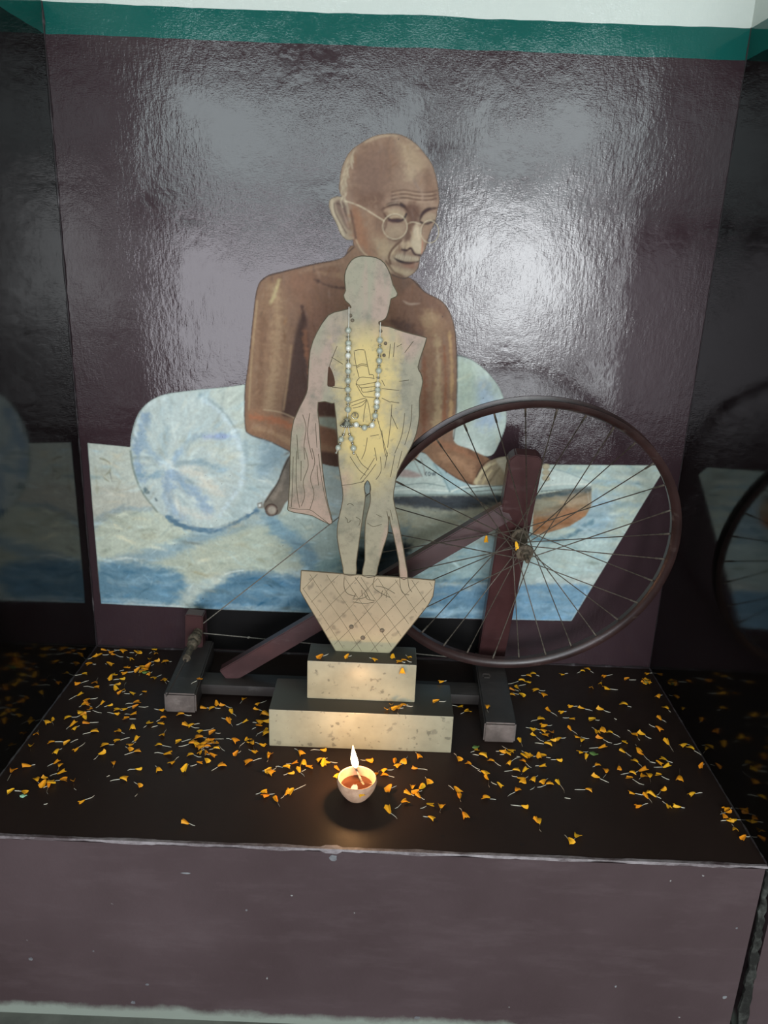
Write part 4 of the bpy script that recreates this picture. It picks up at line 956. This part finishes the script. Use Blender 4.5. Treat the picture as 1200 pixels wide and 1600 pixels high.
spoke_me = tube_mesh('spoke', [(0, 0, 0), (0, 0, .93), (0, 0, .931), (0, 0, 1)], [.00105, .00105, .0019, .0019], 6); spoke_me.materials.append(M_SPOKE)
nsp = 32
for i in range(nsp):
    side = 1 if i % 2 else -1; pair = i // 2; lead = 1 if pair % 2 else -1
    ar = 2 * math.pi * (i + .5) / nsp; ah = ar + lead * 1.18
    p0 = WM @ Vector((.0160 * math.cos(ah), .0160 * math.sin(ah), side * .029)); p1 = WM @ Vector(((WR - .016) * math.cos(ar), (WR - .016) * math.sin(ar), side * .002))
    o = bpy.data.objects.new('spoke', spoke_me); COL.objects.link(o); o.parent = rim
    d = p1 - p0; o.location = p0; o.rotation_euler = d.to_track_quat('Z', 'Y').to_euler(); o.scale = (1, 1, d.length)
# axle pin into the upright
kid('axle', tube_mesh('axle', [WM @ Vector((0, 0, .06)), WM @ Vector((0, 0, -.075))], .0045, 10), M_HUB, chk)
# spindle with turned bobbin, running towards the viewer from its post
sz = .080
s0, s1 = Vector(on_z(312, 982, sz)), Vector(on_z(291, 1029, sz - .006))
sd_ = (s1 - s0).normalized(); Ls = (s1 - s0).length
bob = kid('bobbin', lathe_mesh('bobbin', [(0, -.004), (.006, -.004), (.007, .006), (.0095, .010), (.0105, .018), (.0085, .022), (.011, .027), (.0115, .034), (.009, .038), (.0135, .043), (.0145, .05), (.0125, .056), (.0085, .060), (.0115, .064), (.0115, .071), (.0085, .075), (.006, .078), (.0065, max(Ls - .008, .082)), (.0085, max(Ls - .002, .086)), (.006, max(Ls + .004, .092)), (0, max(Ls + .004, .092))], 22, axis_matrix(s0, sd_)), M_HUB, chk)
se = Vector(on_z(260, 1088, .046))
kid('spindle', tube_mesh('spindle', [s0 - sd_ * .03, s0, s1, se], [.003, .003, .0028, .0009], 8), M_DUSTY, chk)
# drive cord: bobbin, over the rim groove, back
bobc = s0 + sd_ * .008
cu = [bobc + Vector((.002, 0, .010))]
a_up, a_lo = math.radians(151), math.radians(262)
lo_pts = []
def rimp(a): # angle in wheel plane measured from local x
    X = Vector((1, 0, 0)); X = (X - WN * X.dot(WN)).normalized(); Y = X.cross(-WN); Y = Y if Y.z > 0 else -Y
    return WC + (X * math.cos(a) + Y * math.sin(a)) * (WR - .0065)
arc = [rimp(a_up - (a_up + 2 * math.pi - a_lo) * k / 60) for k in range(61)]
cord = cu + arc + [bobc + Vector((.004, 0, -.006))]
kid('drive_cord', tube_mesh('drive_cord', cord, .0011, 6), M_CORD, chk)
kn = cord[-1].lerp(cord[-2], .17)
kid('cord_knot', lathe_mesh('cord_knot', [(0, -.004), (.0022, -.002), (.0026, .001), (.0012, .004), (0, .004)], 8, axis_matrix(kn, (1, 0, .2))), M_CORD, chk)
# square mortise mark on the right foot block
mp_ = on_z(760, 1056, bz)
bm = bmesh.new()
for (ax, bx_, ay, by_) in ((-.008, .008, -.0085, -.0065), (-.008, .008, .0065, .0085), (-.008, -.006, -.0085, .0085), (.006, .008, -.0085, .0085)): add_box(bm, mp_[0] + ax, mp_[0] + bx_, mp_[1] + ay, mp_[1] + by_, bz - .001, bz + .0006)
kid('mortise_mark', mesh_of(bm, 'mortise_mark'), M_ENDGRAIN, chk)

# ------------------------------------------------------------------ clay oil lamp
M_CLAY = simple_noise_mat('pale_fired_clay', lin((176, 138, 112)), lin((204, 168, 140)), 60, .8, .3, .001)
g = N('lamp_oil'); M_OIL = g.out(lin((70, 36, 18)), .06, None, spec=.5)
dp = on_z(556, 1257, 0); DX, DY = dp[0], dp[1] + .020
lampo = tag(empty('oil_lamp', (DX, DY, 0)), 'small round clay oil lamp burning in front of the stone blocks', 'oil lamp')
bowl = link('bowl', lathe_mesh('bowl', [(0, 0), (.0165, 0), (.0195, .003), (.026, .012), (.0312, .022), (.0335, .031), (.0332, .0365), (.0316, .0385), (.0300, .0375), (.0298, .033), (.027, .024), (.021, .014), (.012, .009), (0, .008)], 40), M_CLAY, lampo)
link('oil', lathe_mesh('oil', [(0, .0235), (.0265, .0235), (.0262, .022), (.02, .0145), (0, .0105)], 36), M_OIL, lampo)
M_WICK = simple_noise_mat('charred_wick', (.02, .015, .012), (.5, .42, .34), 200, .9, .2)
fx, fy = -.0035, .020
link('wick', tube_mesh('wick', [(.012, .002, .0215), (.008, .008, .0245), (.003, .016, .030), (fx, fy + .004, .039), (fx - .0005, fy + .004, .045)], [.0022, .0022, .0020, .0018, .001], 8), M_WICK, lampo)
g = N('flame'); g.t.nodes.remove(g.b); em = g.n('ShaderNodeEmission'); tz = g.sep(g.obj())[2]
col = g.ramp(g.math('MULTIPLY', tz, 22), [(0.0, (1, .75, .42)), (.5, (1, .78, .45)), (1.0, (1, .58, .2))]); g.l(col, em.inputs[0]); em.inputs[1].default_value = 22.0
g.l(em.outputs[0], g.t.nodes['Material Output'].inputs[0])
flame_prof = [(0, -.002), (.0028, .0), (.0052, .004), (.0062, .009), (.0058, .015), (.0046, .022), (.0030, .029), (.0014, .036), (0, .043)]
fme = lathe_mesh('flame', flame_prof, 20)
for v in fme.vertices:
    h = max(v.co.z, 0); v.co.x += -.006 * (h / .04) ** 1.3 - .0012 * math.sin(h * 90)
flame = link('flame', fme, g.m, lampo, (fx, fy + .004, .042))
pl_d = bpy.data.lights.new('lamp_glow', 'POINT'); pl_d.energy = 1.25; pl_d.color = (1, .52, .21); pl_d.shadow_soft_size = .008
pl_o = bpy.data.objects.new('lamp_glow', pl_d); COL.objects.link(pl_o); pl_o.parent = flame; pl_o.location = (-.005, -.001, .030)

# ------------------------------------------------------------------ strewn marigold florets
def petal_mat(name, c1, c2):
    g = N(name); oi = g.n('ShaderNodeObjectInfo').outputs['Random']
    col = g.mix(g.ramp(oi, [(0.0, 0.0), (1.0, 1.0)]), c1, c2)
    n = g.noise(300, 2, .5, vec=g.obj(), stretch=(.2, 1, 1)); col = g.mix(g.math('MULTIPLY', n, .35), col, tuple(v * .6 for v in c1))
    m = g.out(col, .55, None, spec=.3); g.b.inputs['Subsurface Weight'].default_value = 0.0
    return m
M_PETAL = petal_mat('marigold_petal', (.82, .27, .008), (.95, .52, .018))
M_STALK = simple_noise_mat('pale_floret_stalk', lin((190, 184, 160)), lin((214, 212, 200)), 80, .6, 0)
M_LEAF = simple_noise_mat('green_leaf_scrap', lin((64, 104, 50)), lin((104, 138, 70)), 90, .6, .2)
def petal_mesh(kind):
    """ray floret: narrow claw opening to a notched, cupped blade, with thickness"""
    r = random.Random(kind); L = .0135 + .002 * r.random(); bm = bmesh.new(); nu, nv = 5, 4; top, bot = [], []
    for i in range(nu + 1):
        u = i / nu; w = .0011 + .0040 * (u ** .7) * (1 + .25 * math.sin(kind)); rowt, rowb = [], []
        for j in range(nv + 1):
            v = j / nv * 2 - 1
            x = L * u - (.0016 * (1 - abs(v)) if i == nu else 0) + (.0012 * math.sin(v * 5 + kind) if i == nu else 0)
            cup = .0032 * (1 - abs(v) ** 1.5) * (-1 if kind % 2 else 1) * u ** .5
            z = .0035 + .0035 * u * math.sin(u * 2.2 + kind) + cup * .9 + (.0012 * math.sin(v * 4 + kind * 2) * u)
            rowt.append(bm.verts.new((x, w * v, z))); rowb.append(bm.verts.new((x, w * v, z - .0005)))
        top.append(rowt); bot.append(rowb)
    for i in range(nu):
        for j in range(nv):
            bm.faces.new((top[i][j], top[i + 1][j], top[i + 1][j + 1], top[i][j + 1])); bm.faces.new((bot[i][j], bot[i][j + 1], bot[i + 1][j + 1], bot[i + 1][j]))
    for i in range(nu):
        for j in (0, nv): bm.faces.new((top[i][j], bot[i][j], bot[i + 1][j], top[i + 1][j]) if j == 0 else (top[i][j], top[i + 1][j], bot[i + 1][j], bot[i][j]))
    for j in range(nv):
        for i in (0, nu): bm.faces.new((top[i][j], top[i][j + 1], bot[i][j + 1], bot[i][j]) if i == 0 else (top[i][j], bot[i][j], bot[i][j + 1], top[i][j + 1]))
    zmin = min(v.co.z for v in bm.verts)
    for v in bm.verts: v.co.z += .0004 - zmin
    return mesh_of(bm, 'petal', 60)
PET = [petal_mesh(k) for k in range(5)]
for m in PET: m.materials.append(M_PETAL)
def stalk_mesh(k):
    b = [.0, .10, -.12, .2][k]
    return tube_mesh('stalk', [(0, 0, .0016), (-.3, b * .5, .0013), (-.65, b, .0011), (-1.0, b * .55, .0010)], [.0006, .0007, .0008, .0004], 5)
STK = [stalk_mesh(k) for k in range(4)]
for m in STK: m.materials.append(M_STALK)
cnt = [0]
def floret(px, py, tx=None, ty=None, z=0.0, label='', group='', lift=0.0, bare=False):
    k = cnt[0]; cnt[0] += 1; r = random.Random(k * 13 + 5)
    h = Vector(on_z(px, py, z + .002)); h.z = z
    if tx is None:
        a = r.uniform(0, 2 * math.pi); ls = r.uniform(.006, .011); d = Vector((math.cos(a), math.sin(a), 0))
    else:
        t = Vector(on_z(tx, ty, z + .001)); t.z = z; d = t - h; ls = max(d.length - .005, .006)
        if d.length < 1e-4: d = Vector((1, 0, 0))
        d.normalize()
    s = r.uniform(.72, 1.04)
    jn = h + d * .0065 * s
    o = empty('marigold_floret', (jn.x, jn.y, z + .0004 + lift)); o.rotation_euler = (0, 0, math.atan2(-d.y, -d.x))
    tag(o, label, 'flower petal', group)
    if not bare:
        p = bpy.data.objects.new('petal', PET[r.randrange(5)]); COL.objects.link(p); p.parent = o; p.scale = (s, s * r.uniform(.85, 1.2), s * r.uniform(.8, 1.4)); p.rotation_euler = (0, 0, r.uniform(-.3, .3))
    q = bpy.data.objects.new('stalk', STK[r.randrange(4)]); COL.objects.link(q); q.parent = o; q.scale = (ls, ls, 1)
    return o
def ordinal(n): return '%d%s' % (n, 'th' if 10 < n % 100 < 14 else {1: 'st', 2: 'nd', 3: 'rd'}.get(n % 10, 'th'))
def scatter(org, sc, data, where, group, z=0.0, keep=None):
    made = []
    for e in data:
        p = [org[i % 2] + sc * v for i, v in enumerate(e)]
        if keep and not keep(p[0], p[1]): continue
        if abs(on_z(p[0], p[1], z)[0]) > HW - .012 or on_z(p[0], p[1], z)[1] > -.012: 
            p[1] += 6; 
            if abs(on_z(p[0], p[1], z)[0]) > HW - .010: continue
            if len(p) == 4: p = p[:2]
        made.append((p[0], floret(*p, z=z, label='', group=group)))
    made.sort(key=lambda e: e[0])
    for i, (_, o) in enumerate(made): o['label'] = 'marigold floret, %s from the left %s' % (ordinal(i + 1), where)
DA = [(470,140,570,132),(455,200),(510,225,600,215),(555,170),(630,190,720,170),(650,215,760,240),(740,180,660,170),(885,160,800,155),(930,155),(905,205,880,235),(840,265,790,240),(1070,138,1130,128),(1090,205,1070,180),(1100,290,1040,300),(1190,290),(1030,270,1020,295),(360,295,320,370),(400,280,350,205),(345,420,230,435),(280,525,390,495),(470,565,330,560),(470,505,480,450),(600,330,570,320),(790,370,720,395),(765,410,860,390),(900,390),(940,350),(985,390),(1020,350),(960,375),(930,395),(1030,420,1050,390),(1075,460,1150,430),(620,470,650,430),(650,440),(740,470,650,485),(690,530,610,540),(660,575),(755,585,790,510),(720,620),(840,630,760,620),(965,615,920,650),(1180,490),(290,630,185,690),(375,690,480,665),(350,735,300,760),(370,735,430,760),(530,725,460,775),(610,745,550,765),(410,795,530,825),(325,820),(325,840),(360,875),(370,930,490,925),(180,875,280,862),(215,945),(250,985,300,960),(890,720,780,740),(880,765,1010,755),(690,790,735,800),(680,840,580,825),(765,780),(850,840),(785,890,880,890),(1145,800,1070,785),(1160,880),(1140,950,1050,980),(1020,940,965,980),(850,975,850,930)]
scatter((80, 990), .15, DA, 'of those in the back left corner', 'florets in the back left corner')
DB = [(215,130,255,130),(205,285,240,300),(540,520),(610,525,680,525),(645,490),(700,500,780,520),(770,560,810,600),(755,640,780,680),(745,625),(885,640,810,670),(875,450,845,490),(1000,490,1070,460),(985,535,1010,545),(1080,575),(1045,570),(1030,640),(1000,680),(1070,640),(1010,655),(1060,710,990,770),(1080,740),(345,580,430,585),(385,670,500,690),(430,670,500,660),(195,750,205,700),(160,840,260,860),(225,915,120,915),(270,985,325,945),(800,800,730,790),(900,800,850,870),(950,830,980,890),(1035,840,975,825),(960,900,920,880),(815,920),(925,985,1025,960),(1095,925,1070,985),(1095,1070,1150,1030),(385,1050,410,1010),(680,1015,605,1060),(155,1045,120,1020)]
scatter((220, 1010), .18333, DB, 'among those around the left foot block', 'florets beside the left foot block')
DB2 = [(510,725,620,690),(610,740),(325,820,430,790),(440,830,330,850),(470,830),(500,780),(540,830),(600,790,700,790),(650,830,720,890),(640,870),(560,850),(430,920,520,940),(500,900),(560,910,540,870),(610,930),(555,980,540,955),(500,1000,420,1020),(455,815),(520,860),(600,840),(580,800),(480,860)]
scatter((220, 1010), .18333, DB2, 'in the thick heap before the left foot block', 'heap of florets')
DC = [(390,180,500,170),(440,195,450,245),(320,275,410,305),(260,385,345,375),(445,375,550,385),(575,395,665,360),(650,440,720,385),(490,460,525,430),(1010,290,1060,305),(1000,370,1105,345),(900,405,970,400),(860,475,800,525),(1120,400),(1105,445),(1165,455,1060,490),(975,560,965,605),(1180,605,1090,625),(1160,355),(475,550,405,590),(510,580),(235,585,270,580),(105,630,65,705),(515,635,430,670),(390,680,460,720),(310,705,340,745),(370,745),(435,740),(410,745,420,820),(540,700),(620,720,660,785),(95,800,140,795),(210,800,140,800),(700,885,800,830),(1050,690,940,715),(1190,750,1140,720),(800,290,710,315)]
scatter((0, 1090), .18333, DC, 'of those on the front left', 'florets on the front left')
DD = [(300,548,245,553),(200,560,170,545),(55,575,50,600),(285,590),(320,600,365,605),(300,610),(215,605),(235,630),(190,640,215,670),(170,607),(135,628,90,625),(155,650),(60,645),(365,630,385,650),(365,665),(140,740),(155,735,220,705),(90,770,105,800),(35,735,0,745),(45,750)]
scatter((400, 980), .35, DD, 'of those just left of the lamp', 'florets left of the lamp')
DD2 = [(505,598,470,592),(660,600,675,575),(615,600),(635,617),(725,575,710,560),(575,640,615,632),(578,660),(540,655),(710,630,765,640),(770,690,755,670),(590,725,625,710),(700,715),(715,740),(735,715),(725,755),(680,740),(660,780,620,808),(775,795,735,808),(590,820,625,855),(780,850,745,845),(930,840,905,810),(825,800),(895,735,860,710),(905,755,915,778),(905,590,880,565),(950,610,1000,635),(1010,575,970,570),(1055,595,1095,620),(985,550),(1100,555,1075,555),(1015,655,990,640),(1035,675,1045,715),(1085,710,1050,690),(1030,765,1070,772),(910,355,860,345),(940,375)]
scatter((400, 980), .35, DD2, 'of those just right of the lamp', 'florets right of the lamp', keep=lambda x, y: x < 790)
DE = [(160,125,120,125),(190,118),(120,155,40,170),(160,172,110,185),(100,190),(75,200),(65,230),(125,235,80,222),(205,208,250,207),(240,230),(350,118,380,115),(455,80),(490,92,520,112),(580,130,625,120),(510,192),(560,168),(595,198,650,203),(705,150,755,150),(815,92),(880,240),(925,287,865,293),(395,297),(455,305,510,322),(345,328),(400,360,350,357),(270,318,315,350),(558,313,610,328),(690,290),(515,372),(885,362,920,385),(875,420,830,395),(225,365,180,383)]
scatter((780, 1020), .28333, DE, 'of those at the back right', 'florets at the back right')
DE2 = [(250,405),(185,420),(240,430,195,420),(190,455,250,488),(250,452),(295,445),(295,480),(330,475,365,465),(265,505,200,500),(115,483,130,520),(155,560),(135,580),(175,575),(215,570),(240,575,280,580),(135,600,180,635),(55,605,110,580),(90,647,30,655),(235,622),(135,645),(120,690,75,680),(130,705,155,672),(190,695,210,670),(245,712),(275,725,210,740),(330,715,355,775),(100,760,50,795),(140,848,65,840),(210,925,225,953),(330,590,285,590),(60,540,20,515),(45,560)]
scatter((780, 1020), .28333, DE2, 'of those near the right foot block', 'florets by the right foot block')
DE3 = [(390,420,430,455),(435,463,495,470),(455,485,445,515),(540,435),(573,427),(615,438,665,470),(555,470,620,495),(688,495,630,505),(565,522,500,527),(450,548),(475,575),(740,448,705,428),(785,450,835,470),(755,455),(685,540,730,572),(760,535,745,505),(785,555,830,595),(930,495,960,545),(1020,508),(1060,530,1110,565),(1110,605,1045,612),(905,590),(880,612),(920,630,855,632),(755,600,785,630),(660,635,660,610),(785,645),(790,680,775,695),(730,660,670,672),(720,690,800,725),(830,680,830,720),(880,675,940,700),(995,690,995,640),(540,620,520,630),(535,685,600,715),(595,660,575,700),(490,755,415,755),(735,775,800,778),(825,775),(815,790,840,830),(900,755,865,785),(850,785,890,805),(770,848,820,835),(935,845,900,820),(983,850),(1065,780,1120,775)]
scatter((780, 1020), .28333, DE3, 'of those along the right side', 'florets on the right side')
DR = [(1050,645),(1035,660),(1070,660),(1055,675,1025,680),(1045,635),(1078,708),(1105,740,1130,735)]
scatter((700, 1000), .41667, DR, 'in the clump at the right wall', 'clump at the right wall')
for e, t in (((901, 1307, 893, 1318), 'upper'), ((891, 1315), 'lower')):
    floret(*e, label='%s of two touching marigold florets alone near the front edge of the ledge' % t, group='pair near the front edge')
floret(291, 1285, 305, 1290, label='single marigold floret nearest the front edge, left of the lamp', group='lone florets')
floret(841, 1284, 847, 1299, label='single marigold floret pointing at the front edge, right of the lamp', group='lone florets')
# on the blocks and the frame
for i, e in enumerate(((501, 1027, 512, 1022), (542, 1027), (584, 1030, 577, 1028), (613, 1026), (624, 1034), (632, 1031), (638, 1027))):
    floret(*e, z=PZ2, label='marigold floret, %s from the left on top of the upper stone block' % ordinal(i + 1), group='florets on the upper stone block')
for i, e in enumerate(((605, 1111), (612, 1103), (617, 1107), (622, 1106, 624, 1116), (627, 1104), (631, 1103, 645, 1103), (682, 1097, 696, 1095), (690, 1065))):
    floret(*e, z=PZ1, label='marigold floret, %s from the left on the lower stone block' % ordinal(i + 1), group='florets on the lower stone block')
floret(311, 1062, 299, 1069, z=bz, label='marigold floret lying on top of the left foot block of the spinning wheel')
floret(760, 1106, 762, 1115, z=bz, label='marigold floret lying on top of the right foot block of the spinning wheel')
# caught on the wheel and hanging on the block face
def hung(p, rot, label):
    k = cnt[0]; cnt[0] += 1
    o = empty('marigold_floret', p); o.rotation_euler = rot; tag(o, label, 'flower petal')
    a = bpy.data.objects.new('petal', PET[k % 5]); COL.objects.link(a); a.parent = o
    b = bpy.data.objects.new('stalk', STK[0]); COL.objects.link(b); b.parent = o; b.scale = (.004, .004, 1)
hung(on_y(760, 836, -.178), (math.radians(90), math.radians(90), 0), 'marigold floret caught on the spokes left of the hub')
hung(on_y(806, 846, -.187), (math.radians(90), math.radians(70), 0), 'small marigold floret resting on the hub of the wheel')
hung(on_y(629, 1042, -.312), (math.radians(90), math.radians(90), 0), 'marigold floret hanging down the front face of the upper stone block')
# bits inside the lamp
for (x, y, tx, ty, t, bare) in ((575, 1232, 588, 1219, 'pale stalk leaning out of the oil lamp over its right rim', True), (563, 1241, 555, 1236, 'floret floating at the front of the lamp oil', False)):
    o = floret(x, y, tx, ty, z=.026, label=t, bare=bare)
    if bare: o.rotation_euler.y = -.35; o.location.z += .006
# loose pale stalks and green scraps
for (x, y, tx, ty, t) in ((63, 1259, 70, 1257, 'bare pale stalk at the far left front of the ledge'), (208, 1248, 214, 1241, 'bare pale stalk lying left of the centre clump'), (138, 1213, 139, 1222, 'short bare stalk pointing at the viewer, front left'), (162, 1216, 170, 1213, 'short bare stalk beside a floret, front left'), (897, 1249, 883, 1247, 'bent bare stalk on the right of the ledge'), (825, 1237, 834, 1230, 'bare stalk in front of the right foot block'), (955, 1121, 963, 1124, 'bare stalk at the back right under the wheel'), (553, 1266, 598, 1245, '')):
    if t: floret(x, y, tx, ty, label=t, bare=True)
def leaf(px, py, ang, L, label, col=M_LEAF):
    p = on_z(px, py, .001); bm = bmesh.new(); T, B = [], []
    for i in range(7):
        u = i / 6; w = L * .32 * math.sin(math.pi * (u * .92 + .04)); 
        T.append([bm.verts.new((L * u, w * v, .0022 + .0015 * (1 - v * v) + .0012 * math.sin(u * 5) * v)) for v in (-1, 0, 1)]); B.append([bm.verts.new((L * u, w * v, .0016 + .0015 * (1 - v * v) + .0012 * math.sin(u * 5) * v)) for v in (-1, 0, 1)])
    for i in range(6):
        for j in range(2):
            bm.faces.new((T[i][j], T[i + 1][j], T[i + 1][j + 1], T[i][j + 1])); bm.faces.new((B[i][j], B[i][j + 1], B[i + 1][j + 1], B[i + 1][j]))
        bm.faces.new((T[i][0], B[i][0], B[i + 1][0], T[i + 1][0])); bm.faces.new((T[i][2], T[i + 1][2], B[i + 1][2], B[i][2]))
    for v in bm.verts: v.co.z -= .001
    o = link('leaf_scrap', mesh_of(bm, 'leaf_scrap', 60), col, None, p); o.location.z = 0; o.rotation_euler.z = ang
    return tag(o, label, 'leaf')
leaf(738, 1168, .3, .014, 'green leaf scrap beside the front of the right foot block')
leaf(921, 1176, -.3, .016, 'thin green leaf scrap among the florets on the right')
leaf(31, 1244, .2, .011, 'pale green scrap at the far left of the ledge', simple_noise_mat('pale_green_scrap', lin((120, 176, 140)), lin((170, 214, 180)), 80, .6, .1))
leaf(222, 1051, .4, .014, 'green sepal scrap on the clump in the back left corner')
# small whole flower in the back right corner
fo = tag(empty('marigold_flower', (*on_z(1009, 1068, 0)[:2], .0006)), 'small withered marigold flower head in the back right corner of the ledge', 'flower')
for k in range(9):
    a = bpy.data.objects.new('petal', PET[k % 5]); COL.objects.link(a); a.parent = fo; a.rotation_euler = (0, -.5 if k % 2 else -.15, k * 2 * math.pi / 9); a.scale = (.75, .75, .75); a.location.z = .002 if k % 2 else 0
link('sepal', lathe_mesh('sepal', [(0, 0), (.004, .0006), (.005, .004), (.003, .0075), (0, .008)], 12), M_LEAF, fo)
